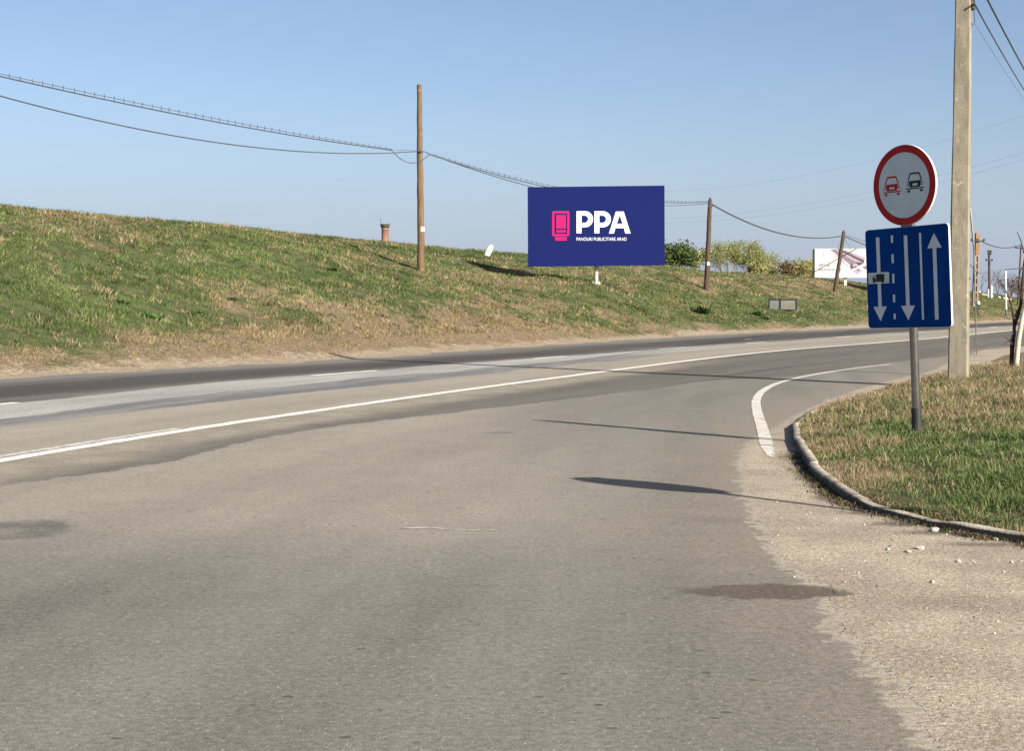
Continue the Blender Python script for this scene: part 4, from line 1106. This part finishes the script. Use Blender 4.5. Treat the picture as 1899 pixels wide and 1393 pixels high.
# ---------------------------------------------------------------- the white billboard farther along
M_BOARD2 = simple("poster_white", (0.4250, 0.4250, 0.4250), 0.6, 0.15, 0, .02, .5)
M_GREYTX = simple("poster_grey", (0.1326, 0.1287, 0.1365), 0.6)
M_FAINT = simple("poster_faint_grey", (0.2262, 0.2223, 0.2340), 0.6)
M_PR = [simple("poster_profile_dark", (0.0585, 0.0351, 0.0585), 0.6), simple("poster_profile_mid", (0.1404, 0.1014, 0.1404), 0.6), simple("poster_profile_light", (0.2496, 0.2106, 0.2496), 0.6), simple("poster_profile_pale", (0.3354, 0.3042, 0.3354), 0.6)]
WB = on_bank(1571, 531); wb = empty("billboard", WB, 'white billboard showing purple grey metal profiles, partly hidden behind the leaning pole', 'billboard')
yw = WB.y; pw = lambda px, py: (lambda v: (v.x, v.z))(at(px, py, yw - .3) - WB)
ZX = lambda cx, cy: pw(1500 + cx / 11.608, 440 + cy / 11.608)
R0 = 1706
m = MB(); m.prism([pw(1511, 461), pw(1511, 514.5), pw(R0, 515.5), pw(R0, 460.5)], -.3, -.12); wpan = m.build("panel", M_BOARD2, wb)
m = MB()
for px in (1509.5, 1707): x = pw(px, 500)[0]; z1 = pw(px, 462)[1]; zb = float(bank_z([(WB.x + x, WB.y)])[0]) - WB.z; m.box(x - .07, x + .07, -.2, -.06, zb - .5, z1)
x0, z0 = pw(1513, 512); x1, z1 = pw(R0 - 2, 464)
for z in (z0, z1): m.box(x0, x1, -.119, -.05, z - .05, z + .05)
m.build("frame_post", M_DARK, wb)
x = pw(1569, 515)[0]; w_ = 2.6 * yw / F
MB().box(x - w_, x + w_, -.1, .1, -1.2, pw(0, 500)[1]).build("post", M_WPOST, wb)
def poster(pts, mat, d=0): MB().prism([[ZX(*p) for p in pts]], -.306 - d, -.3005).build("poster_shape", mat, wpan)
poster([(440, 262), (620, 250), (1205, 560), (1100, 590), (900, 690)], M_PR[1])
poster([(430, 275), (470, 270), (910, 600), (900, 690), (700, 480)], M_PR[3], .004)
poster([(500, 270), (540, 262), (1060, 560), (920, 610)], M_PR[1], .006)
poster([(560, 262), (600, 256), (1110, 520), (1060, 560)], M_PR[2], .008)
poster([(590, 252), (660, 250), (1200, 490), (1180, 545), (1080, 500)], M_PR[0], .010)
poster([(700, 258), (760, 268), (1210, 430), (1215, 480)], M_PR[2], .012)
poster([(890, 585), (930, 570), (1040, 640), (900, 690)], M_PR[0], .014)
poster([(930, 600), (1000, 560), (1060, 590), (960, 640)], M_PR[2], .016)
poster([(1000, 545), (1060, 530), (1170, 570), (1080, 610)], M_PR[0], .018)
poster([(940, 720), (1040, 680), (1170, 700), (1150, 740), (1040, 800)], M_PR[2], .006)
poster([(1020, 690), (1080, 660), (1100, 720), (1050, 740)], M_PR[1], .008)
poster([(1150, 640), (1220, 610), (1300, 660), (1220, 690)], M_PR[1], .008)
poster([(1215, 500), (1290, 470), (1500, 600), (1380, 640)], M_PR[1], .002)
def btxt(txt, x0, x1, yc, h_, mat, off): a, b_ = ZX(x0, yc), ZX(x1, yc); text_part(txt, a[0], b_[0], a[1], -.302, mat, wpan, "lettering", off, h_ / 11.608 * yw / F)
btxt("We are", 205, 525, 595, 72, M_GREYTX, .03); btxt("aluminium", 205, 700, 690, 66, M_GREYTX, .03); btxt("hydro", 205, 385, 467, 40, M_FAINT, .01)
m = MB(); m.prism([ZX(*p) for p in arcp(270, 365, 62, 58, -90, 90) + arcp(262, 365, 46, 44, 90, -90)], -.3045, -.3005); m.build("logo", M_FAINT, wpan)

# ---------------------------------------------------------------- twin grey boards on the slope
M_GREYB = [simple("grey_board", (0.1053, 0.1131, 0.1092), 0.7, .2, 0, .12, 1.5), simple("grey_board_warm", (0.1170, 0.1147, 0.1014), 0.7, .2, 0, .2, 1.2)]
GB = on_bank(1452, 577); gb = empty("twin_board", GB, 'pair of grey boards in one dark frame low on the grassy slope', 'board')
pg = lambda px, py: (lambda v: (v.x, v.z))(at(px, py, GB.y) - GB)
x0, z1 = pg(1425.5, 554.5); x1, z0 = pg(1478, 575.5); xm = pg(1451.3, 0)[0]; e = .055
MB().prism([[(x0, z0), (x1, z0), (x1, z1), (x0, z1)], [(x0 + e, z0 + e), (xm - e, z0 + e), (xm - e, z1 - e), (x0 + e, z1 - e)], [(xm + e * .7, z0 + e), (x1 - e * 1.4, z0 + e), (x1 - e * 1.4, z1 - e), (xm + e * .7, z1 - e)]], -.05, .05).build("frame", M_SBLACK, gb)
MB().box(x0 + e, xm - e, -.02, .02, z0 + e, z1 - e).build("board", M_GREYB[0], gb)
MB().box(xm + e * .7, x1 - e * 1.4, -.02, .02, z0 + e, z1 - e).build("board", M_GREYB[1], gb)
for x in (x0 + .4, x1 - .4): MB().box(x - .04, x + .04, .051, .12, z0 - .9, z1 - .1).build("leg", M_DARK, gb)

# ---------------------------------------------------------------- white tilted board on the crest
WBp = on_bank(905, 474)
ob = empty("tilted_board", WBp, 'white oval board leaning to the right on the bank crest left of the billboard', 'board')
kx = WBp.y / F
pts = [(-6.5, -2), (-2, -4.5), (1.5, -4), (8, 9), (9.8, 15), (9.2, 19.5), (5.5, 20.5), (1, 16.5), (-5, 4)]
MB().prism([(a * kx, b_ * kx) for a, b_ in pts], -.07, .07).build("board", M_WHITE, ob)
m = MB()
m.box(-4 * kx, -2.6 * kx, .02, .09, -.7, 2 * kx); m.box(2.6 * kx, 3.8 * kx, .02, .09, -.7, 3 * kx); m.build("leg", M_DARK, ob)

# ---------------------------------------------------------------- brick tower behind the bank
t = NT("tower_brick", 0.9, 0.15); P = t.obj()
c = t.mix(t.mr(t.noise(P, .8, 5, .7), .35, .65), (0.1360, 0.0680, 0.0496), (0.2320, 0.1320, 0.1000)); M_BRICK = t.out(c)
M_BRICKD = simple("sooty_brick", (0.0600, 0.0400, 0.0344), .9)
yt = 240.0; TB = at(714.3, 470, yt); kt = yt / F
tw = empty("brick_tower", (TB.x, yt, TB.z - 2.0), 'small round red brick tower with flared dark top peeking over the bank crest', 'tower')
zz = lambda py: at(714, py, yt).z - (TB.z - 2.0)
MB().tube([(0, 0, -2), (0, 0, zz(423))], [7.2 * kt, 6.5 * kt], 24).build("shaft", M_BRICK, tw, angle=40)
m = MB(); m.tube([(0, 0, zz(423.2)), (0, 0, zz(419)), (0, 0, zz(416.5))], [6.6 * kt, 8.6 * kt, 8.6 * kt], 24)
for k in range(10):
    a = k * PI / 5; m.box(8.1 * kt * math.cos(a) - .1, 8.1 * kt * math.cos(a) + .1, 8.1 * kt * math.sin(a) - .1, 8.1 * kt * math.sin(a) + .1, zz(416.6), zz(415.2))
m.build("crown", M_BRICKD, tw, angle=40)
m = MB(); m.tube([(0, 0, zz(428)), (0, 0, zz(426.5))], [6.9 * kt, 6.9 * kt], 24); m.build("band", M_BRICKD, tw, angle=40)
m = MB(); m.tube([(-8 * kt * .9, 0, zz(418)), (-8.6 * kt, 0, zz(404))], .03, 6); m.build("antenna", M_DARK, tw)

# ================================================================== TREES, BUSHES
M_LEAF = leafmat("tree_leaves", 0.4)
t = NT("tree_bark", 0.95, 0.1); P = t.obj()
M_BARK = t.out(t.mix(t.mr(t.noise(P, 4, 4, .7), .35, .65), (0.085, 0.068, 0.052), (0.16, 0.135, 0.105)))
M_TWIG = simple("bare_twigs", (0.125, 0.095, 0.085), .95, .1, 0, .2, 2)
M_TWIGD = simple("dark_bark", (0.050, 0.038, 0.032), .95, .1, 0, .25, 5)
def grow(m, p, d, L, r, lev, tips, rr, spread=.5, up=.25, nb=(2, 3), minr=.006, wig=.12, keep=0):
    pts = [p]; n = 4
    for i in range(n):
        d = (d + Vector((rr.gauss(0, wig), rr.gauss(0, wig), rr.gauss(0, wig) + up * .12))).normalized()
        pts.append(pts[-1] + d * (L / n))
    R_2 = [max(r * (1 - .45 * i / n), minr) for i in range(n + 1)]
    m.tube(pts, R_2, 5 if lev > 1 else 4, cap=False)
    if lev <= keep: tips.append((pts[-1], d)); tips.append((pts[-2], d))
    if lev == 0: return
    for k in range(rr.randint(*nb)):
        i = rr.choice([2, 3, 4, 4]); a = rr.uniform(0, 2 * PI)
        e1 = d.orthogonal().normalized(); e2 = d.cross(e1)
        nd = (d + (e1 * math.cos(a) + e2 * math.sin(a)) * spread * rr.uniform(.6, 1.3) + Vector((0, 0, up))).normalized()
        grow(m, pts[i], nd, L * rr.uniform(.6, .85), R_2[i] * .62, lev - 1, tips, rr, spread, up, nb, minr, wig, keep)
def leaves(tips, cnt, size, sd, cols, r0, flat=0.9):
    T_ = np.array([tuple(p) for p, _ in tips]); i = r0.integers(0, len(T_), cnt)
    c = T_[i] + r0.normal(0, 1, (cnt, 3)) * np.array([sd, sd, sd * flat])
    a = r0.normal(0, 1, (cnt, 3)); a /= np.linalg.norm(a, axis=1)[:, None]
    b_ = np.cross(a, r0.normal(0, 1, (cnt, 3))); b_ /= np.linalg.norm(b_, axis=1)[:, None]
    s = size * r0.uniform(.6, 1.4, cnt)[:, None]
    V = np.stack([c - a * s, c + b_ * s * .55, c + a * s, c - b_ * s * .55], 1).reshape(-1, 3)
    k = np.arange(cnt) * 4
    cl_ = np.array(cols)[r0.integers(0, len(cols), cnt)] * r0.uniform(.75, 1.25, (cnt, 1))
    return V, np.stack([k, k + 1, k + 2, k + 3], 1), np.repeat(cl_, 4, 0)
def tree(name, px, pyb, y, hpx, label, cat, cols, cnt, size, sd, seed, stems=1, lev=3, spread=.5, up=.25, first=.35, fan=.3, bark=None, group=None, lean=0., r=None, wig=.12, keep=0, nb=(2, 3), crown_lo=0):
    base = at(px, pyb, y); zg = float(bank_z([(base.x, base.y)])[0]); base.z = min(base.z, zg) if False else zg - .1
    top = at(px, pyb - hpx, y).z; Hh = max(top - base.z, .8)
    rr = random.Random(seed); r0 = np.random.default_rng(seed)
    o = empty(name, base, label, cat, group)
    m = MB(); tips = []
    for k in range(stems):
        a = 2 * PI * (k + rr.random() * .5) / stems
        d = Vector((math.cos(a) * fan + lean, math.sin(a) * fan, 1)).normalized() if stems > 1 else Vector((lean + rr.gauss(0, .05), 0, 1)).normalized()
        grow(m, Vector((math.cos(a) * .15 * (stems > 1), math.sin(a) * .15 * (stems > 1), 0)), d, Hh * first * rr.uniform(.85, 1.15), r or Hh * .022, lev, tips, rr, spread, up, nb, .008, wig, keep)
    zm = max(p.z for p, _ in tips); k = Hh / (zm + (sd if cnt else 0))
    m.v = [tuple(Vector(v) * k) for v in m.v]; tips = [(p * k, d) for p, d in tips]
    m.build("trunk", bark or M_BARK, o, smooth=True)
    if crown_lo: tips = [q for q in tips if q[0].z > Hh * crown_lo]
    if cnt:
        V, Q, cc = leaves(tips, cnt, size, sd, cols, r0)
        link("crown", np_mesh("crown", V, Q=Q, col=cc), M_LEAF, o)
    return o
GRN = [(.085, .115, .038), (.115, .145, .05), (.065, .09, .03)]
YEL = [(.26, .275, .095), (.32, .32, .135), (.20, .22, .08), (.16, .165, .075)]
GOL = [(.27, .245, .06), (.20, .20, .05), (.33, .28, .085)]
OLV = [(0.284, 0.270, 0.135), (0.216, 0.223, 0.108), (0.351, 0.304, 0.176)]
gT = 'trees and bushes beyond the embankment crest'
tree("bush", 1252, 505, 118, 52, 'dense green bush directly right of the indigo billboard', 'bush', GRN, 8000, .10, .36, 11, 6, 2, .6, .2, .42, .45, None, gT)
tree("bush", 1222, 502, 120, 44, 'green bush mostly hidden behind the indigo billboard', 'bush', GRN, 3500, .14, .34, 12, 5, 2, .6, .2, .42, .45, None, gT)
tree("young_tree", 1292, 506, 122, 44, 'slender pale green young tree between the green bush and dark pole', 'tree', OLV + YEL, 800, .12, .22, 13, 2, 3, .4, .3, .36, .15, None, gT, keep=1)
for i, (px, h_, s, lb, ln, nl) in enumerate(((1334, 40, 21, 'leftmost willow of the clump, thin and nearly bare beside the dark pole', -.10, 900), (1353, 58, 22, 'tall willow in the clump with pale green top right of dark pole', -.04, 5200),
                              (1375, 60, 23, 'tallest willow in the middle of the clump with several bare stems', .05, 5600), (1396, 52, 25, 'willow right of the clump middle with a drooping pale crown', .14, 4600), (1414, 38, 24, 'small willow at the right end of the clump, leaning right', .28, 2600))):
    tree("willow_tree", px, 506, 135 + i * 2, h_, lb, 'tree', YEL, nl, .062, .27, s, 5, 3, .50, .32, .46, .34, None, gT, ln, keep=1, crown_lo=.58)
tree("bush", 1407, 508, 122, 20, 'small pointed olive bush under the right end of the willow clump', 'bush', GOL + OLV, 900, .11, .2, 31, 4, 2, .5, .3, .4, .3, None, gT)
tree("bush", 1432, 511, 126, 17, 'low olive bush right of the willow clump', 'bush', OLV, 900, .12, .3, 32, 5, 2, .6, .15, .4, .5, None, gT)
tree("bush", 1456, 514, 124, 28, 'brownish twiggy bush leaning right between olive and golden bushes', 'bush', [(.17, .11, .065), (.13, .1, .055)], 700, .10, .25, 33, 5, 2, .4, .3, .4, .25, M_TWIG, gT, .3)
tree("bush", 1480, 516, 126, 28, 'golden green bush with a dark tip left of the white billboard', 'bush', GOL + OLV, 2600, .085, .32, 34, 5, 2, .5, .25, .4, .35, None, gT)
tree("bush", 1502, 517, 128, 31, 'bright golden bush touching the left edge of the white billboard', 'bush', GOL, 3000, .085, .32, 35, 5, 2, .5, .25, .4, .35, None, gT)
# bare growth at the right
for i, (px, pb, h_, s, lb, st, lv) in enumerate(((1826, 548, 44, 41, 'thin bare tree just right of the concrete pole', 2, 3), (1849, 552, 58, 42, 'bare branching tree between the two thin poles at right', 2, 4),
                                   (1872, 556, 46, 43, 'brown leafless thicket behind the white street lamp', 7, 3), (1893, 557, 52, 44, 'brown leafless thicket at the right picture edge', 7, 3), (1915, 560, 60, 45, 'bare thicket cut by the right picture edge', 7, 3))):
    tree("bare_tree", px, pb, 165 + i * 3, h_, lb, 'tree', [(.14, .10, .085), (.11, .08, .06)], 500 if st > 3 else 0, .10, .45, s, st, lv, .55, .2, .36, .35, M_TWIG, 'leafless trees at the far right', keep=1)

# ---------------------------------------------------------------- far right: poles, lamp, marker
M_LATT = simple("lattice_concrete", (0.2160, 0.1720, 0.1320), .9, .2, 0, .15, 2)
M_LATTT = simple("pole_rust_top", (0.2080, 0.1200, 0.0600), .9, .2, 0, .2, 2)
def far_pole(name, px, top, bot, y, wtop, wbot, label, mat, lattice=False, arm=None, white=None, group='poles far along the road at the right'):
    o_b = at(px[1], bot, y); zg = float(bank_z([(o_b.x, o_b.y)])[0]); o_b.z = min(o_b.z, zg)
    o = empty(name, o_b, label, 'utility pole', group)
    T = at(px[0], top, y) - o_b; k = y / F; d_ = .18
    wp = lambda z: (wbot + (wtop - wbot) * z / T.z) * k
    X_ = lambda z: T.x * z / T.z
    m = MB()
    if lattice:
        zs = T.z * .70
        def col(x_of, w0, z0, z1, m):
            v = []
            for z in (z0, z1):
                for a, b_ in ((-w0, -d_), (w0, -d_), (w0, d_), (-w0, d_)): v.append((x_of(z) + a, b_, z))
            m.add(v, [(0, 1, 5, 4), (1, 2, 6, 5), (2, 3, 7, 6), (3, 0, 4, 7), (4, 5, 6, 7)])
        for sg in (-1, 1): col(lambda z: X_(z) + sg * wp(z) * .36, wbot * k * .13, -.5, zs, m)
        nr = 7
        for i in range(nr + 1):
            z = zs * i / nr; w0 = wp(z) * .23; m.box(X_(z) - w0, X_(z) + w0, -d_ * .8, d_ * .8, z - .10, z + .10)
        m.build("shaft", mat, o)
        m = MB(); col(X_, wtop * k * .5, zs + .101, T.z, m); m.build("pole_top", M_LATTT, o)
    else:
        m.tube([(0, 0, -.5), tuple(T * .5), tuple(T)], [wbot * k * .5, (wbot + wtop) * k * .25, wtop * k * .5], 10); m.build("shaft", mat, o, angle=50)
    if arm:
        for (py, xl, xr, th) in arm:
            a, b_ = at(xl, py, y - .25) - o_b, at(xr, py, y - .25) - o_b
            m = MB(); m.tube([a, b_], th, 6)
            for q in (a, b_): insul(m, q.x, q.y, q.z + .12, 2.2)
            m.build("cross_arm", M_DARK, o)
    if white:
        for (pxw, t0, b0, ww) in white:
            a, b_ = at(pxw, t0, y - .4) - o_b, at(pxw, b0, y - .4) - o_b
            m = MB(); m.tube([b_ - Vector((0, 0, .3)), a], ww * k * .5, 8); m.build("white_footing", M_WHITE, o, angle=50)
    return o
far_pole("lattice_pole", (1812.5, 1808), 432, 546, 128, 6.5, 10, 'ladder like concrete pole with rusty top right of the concrete pole', M_LATT, True, [(446.8, 1802, 1825, .07)])
far_pole("dark_pole", (1834, 1835.5), 464, 546, 150, 4, 5.2, 'dark thin pole with whitewashed footings on the bank at right', M_OLDWOOD, False, [(483.5, 1829, 1840, .04), (467.5, 1832.5, 1837.5, .05), (472, 1832.5, 1837.5, .05)], [(1838.6, 529.5, 547, 3.2), (1833.0, 536, 546, 2.2)])
far_pole("crossarm_pole", (1893.3, 1888), 455, 556, 150, 2.6, 4, 'thin dark pole with a short crossarm at the right edge', M_OLDWOOD, False, [(459.5, 1883, 1903, .07)])
# street lamp
yl = 112.0; LB = on_bank(1866, 586); yl = LB.y
sl_ = empty("street_lamp", LB, 'slim white street lamp with a blue grey foot and long arm over the bank', 'street lamp')
v = at(1865, 502, yl) - LB; kk_ = yl / F
M_LAMPB = simple("lamp_foot_blue_grey", (0.05, 0.075, 0.095), .6)
MB().tube([(0, 0, -.3), tuple(v * .14)], [2.0 * kk_, 1.8 * kk_], 12).build("foot", M_LAMPB, sl_, angle=50)
MB().tube([tuple(v * .14), tuple(v)], [1.6 * kk_, 1.1 * kk_], 12).build("mast", M_WHITE, sl_, angle=50)
m = MB(); a = at(1863, 500, yl) - LB; b_ = at(1897, 497.0, yl) - LB; m.tube([v, a, b_], .035, 6); m.build("arm", M_DARK, sl_)
m = MB(); m.box(b_.x - .05, b_.x + .7, -.12, .12, b_.z - .07, b_.z + .07); m.build("lamp_head", M_DARK, sl_)
# marker, edging, bin
mk = on_bank(1810, 584); k = mk.y / F
o = empty("roadside_marker", mk, 'small dark roadside marker with pale top beside the far lane', 'marker')
MB().box(-2.2 * k, -1.0 * k, -.05, .05, -.2, 12 * k).build("leg", M_OLDWOOD, o); MB().box(2.8 * k, 4.0 * k, -.05, .05, -.2, 13 * k).build("leg", M_OLDWOOD, o)
MB().prism([(-5 * k, 7 * k), (5 * k, 9 * k), (6 * k, 19 * k), (1 * k, 21 * k), (-4 * k, 17 * k)], -.12, .0).build("dark_plate", simple("marker_dark_green", (.02, .035, .022), .7), o)
MB().prism([(1.5 * k, 19.5 * k), (6 * k, 19.5 * k), (5.5 * k, 25 * k), (2.5 * k, 26 * k)], -.2, -.121).build("pale_plate", M_WHITE, o)
MB().prism([(-5.5 * k, 15.5 * k), (-3 * k, 19 * k), (-2.8 * k, 26 * k), (-4.3 * k, 26 * k), (-4.5 * k, 19.5 * k)], -.2, -.121).build("pale_plate", M_WHITE, o)
M_EDG = simple("bank_edging", (0.3588, 0.3198, 0.2340), .9)
a, b_, c_ = on_bank(1821, 547.5), on_bank(1842, 551), on_bank(1874, 557)
m = MB()
for p, q in ((a, b_), (b_ + (c_ - b_) * .25, b_ + (c_ - b_) * .4), (b_ + (c_ - b_) * .55, c_)):
    m.tube([p + Vector((0, 0, .05)), q + Vector((0, 0, .05))], .16, 6)
tag(m.build("stone_edging", M_EDG), 'low pale broken stone edging along the bank top at right', 'edging')
p = on_bank(1816.5, 544); bm0 = stone_mesh(.22, 5); o = link("boulder", bm0, M_STONE); o.location = p + Vector((0, 0, .12)); tag(o, 'white boulder at the left end of the low stone edging', 'stone')
kb = on_bank(1887, 590); k = kb.y / F
o = empty("litter_bin", kb, 'dark blue bin beside the far road behind the whitewashed tree', 'bin')
m = MB(); m.box(-5 * k, 5 * k, -.3, .3, 0, 7 * k); m.build("bin_body", simple("bin_blue", (.035, .05, .085), .6), o)
m = MB(); m.prism([(-2.5 * k, 7.02 * k), (3 * k, 7.02 * k), (3 * k, 13 * k), (1 * k, 15 * k), (-2 * k, 13 * k)], -.25, .25); m.build("bin_hood", M_SBLACK, o)
cable("far_cable", at(1813, 443, 127.6), at(1893, 454, 149.5), .5, .05, 'dark cable from the ladder like pole to the crossarm pole', None, 'cables at the far right')
cable("far_cable", at(1798, 489, 110), at(1830, 504, 149), .4, .03, 'thin cable crossing behind the ladder like pole', None, 'cables at the far right')

# ---------------------------------------------------------------- whitewashed tree on the verge
TY = 26.5
tb = at(1884, 694, TY); tb.z = float(verge_z(np.array([[tb.x, tb.y]]))[0])
nt_ = empty("verge_tree", tb, 'crooked bare tree with whitewashed trunk on the verge at the right edge', 'tree')
q = lambda pts, dy=0: [at(px, py, TY + dy) - tb for px, py in pts]
M_LIME = simple("whitewashed_bark", (0.4160, 0.3680, 0.2960), .9, .1, 0, .12, 9, (0.3200, 0.2480, 0.1760))
MB().tube([q([(1883, 702)])[0]] + q([(1884, 690), (1886, 660), (1889, 630), (1894, 600), (1902, 572)]), [.06, .052, .046, .044, .042, .04], 10).build("whitewashed_trunk", M_LIME, nt_, smooth=True)
m = MB()
m.tube(q([(1877, 696), (1876, 670), (1877.5, 640), (1881, 618), (1881, 602)], .12), [.045, .038, .042, .032, .028], 8)
m.tube(q([(1881, 604), (1879, 585), (1875, 562), (1868, 545), (1861, 531), (1853, 520), (1848, 512)], .12), [.026, .02, .017, .013, .011, .008, .006], 6)
m.tube(q([(1881, 606), (1887, 588), (1893, 565), (1896, 530), (1899, 490), (1906, 450)], .12), [.028, .030, .028, .024, .02, .016], 7)
m.tube(q([(1894, 560), (1889, 520), (1893, 500), (1902, 492)], .1), [.014, .011, .009, .007], 5)
m.tube(q([(1878, 641), (1874, 634), (1868, 628), (1862, 626)], .05), [.018, .013, .009, .005], 5)
m.tube(q([(1873, 633), (1867, 634), (1862.5, 640)], .05), [.008, .006, .004], 5); m.tube(q([(1874, 633), (1875, 624), (1880, 616)], .05), [.008, .006, .004], 5)
m.tube(q([(1899, 470), (1893, 445), (1886, 430)], .1), [.012, .009, .006], 5); m.tube(q([(1896, 520), (1890, 512), (1880, 520)], .1), [.008, .006, .004], 5)
m.tube(q([(1875, 562), (1884, 552), (1888, 548)], .12), [.008, .006, .004], 5)
m.tube(q([(1902, 572), (1912, 545), (1925, 500), (1930, 430)], 0), [.04, .036, .03, .02], 8)
m.build("bare_branches", M_TWIGD, nt_, smooth=True)

# ---------------------------------------------------------------- dark leafy weeds on the slope
def weed(px, py, wpx, hpx, label, seed, cols=((.018, .04, .012), (.03, .06, .018))):
    p = on_bank(px, py); k = p.y / F; r0 = np.random.default_rng(seed); n = 260
    ph = r0.uniform(0, 2 * PI, n); el = r0.uniform(.15, 1.3, n); L = hpx * k * r0.uniform(.5, 1.15, n)
    root = np.stack([r0.normal(0, wpx * k * .28, n), r0.normal(0, wpx * k * .2, n), np.full(n, -.03)], 1)
    d = np.stack([np.cos(ph) * np.cos(el), np.sin(ph) * np.cos(el), np.sin(el)], 1)
    s = np.stack([-np.sin(ph), np.cos(ph), np.zeros(n)], 1) * (L * .16)[:, None]
    tip = root + d * L[:, None]; mid_ = root + d * L[:, None] * .55
    V = np.stack([root, mid_ - s, tip, mid_ + s], 1).reshape(-1, 3); i = np.arange(n) * 4
    c = np.array(cols)[r0.integers(0, len(cols), n)] * r0.uniform(.7, 1.4, (n, 1))
    o = link("weed_plant", np_mesh("weed_plant", V, Q=np.stack([i, i + 1, i + 2, i + 3], 1), col=np.repeat(c, 4, 0)), M_GRASS); o.location = p
    tag(o, label, 'plant', 'leafy weeds on the embankment')
weed(1300, 581, 22, 15, 'dark green broadleaf weed below the dark pole next to the billboard', 1)
weed(1402, 585, 14, 9, 'dark weed on the slope left of the twin grey boards', 2)
weed(612, 502, 22, 9, 'dark weed clump high on the slope left of the golden brown pole', 3)
weed(275, 590, 46, 15, 'lush bright green weed patch low on the slope at left', 4, ((.09, .16, .035), (.11, .18, .05), (.06, .11, .03)))
weed(370, 585, 18, 12, 'dark green weed right of the lush bright patch', 5)
weed(225, 565, 20, 13, 'dark green weed left of the lush bright patch', 6)
weed(430, 560, 18, 12, 'dark weed at mid slope between the bright patch and the golden brown pole', 7)
weed(1418, 593, 12, 8, 'low dark weed at the slope foot below the twin grey boards', 8)
# dry stalks on the crest skyline
def stalks(px, py, n, hpx, label, seed):
    p = on_bank(px, py); k = p.y / F; rr = random.Random(seed); m = MB()
    for i in range(n):
        a = Vector((rr.gauss(0, 6 * k), rr.gauss(0, .3), -.05)); m.tube([a, a + Vector((rr.uniform(2, 9) * k, 0, hpx * k * .6)), a + Vector((rr.uniform(6, 16) * k, 0, hpx * k * rr.uniform(.7, 1.1)))], [.012, .009, .005], 4)
    o = m.build("dry_stalks", simple("straw", (.24, .2, .11), .9)); o.location = p; tag(o, label, 'plant')
stalks(405, 421, 9, 14, 'few dry grass stalks bending right on the bank crest at left', 3)
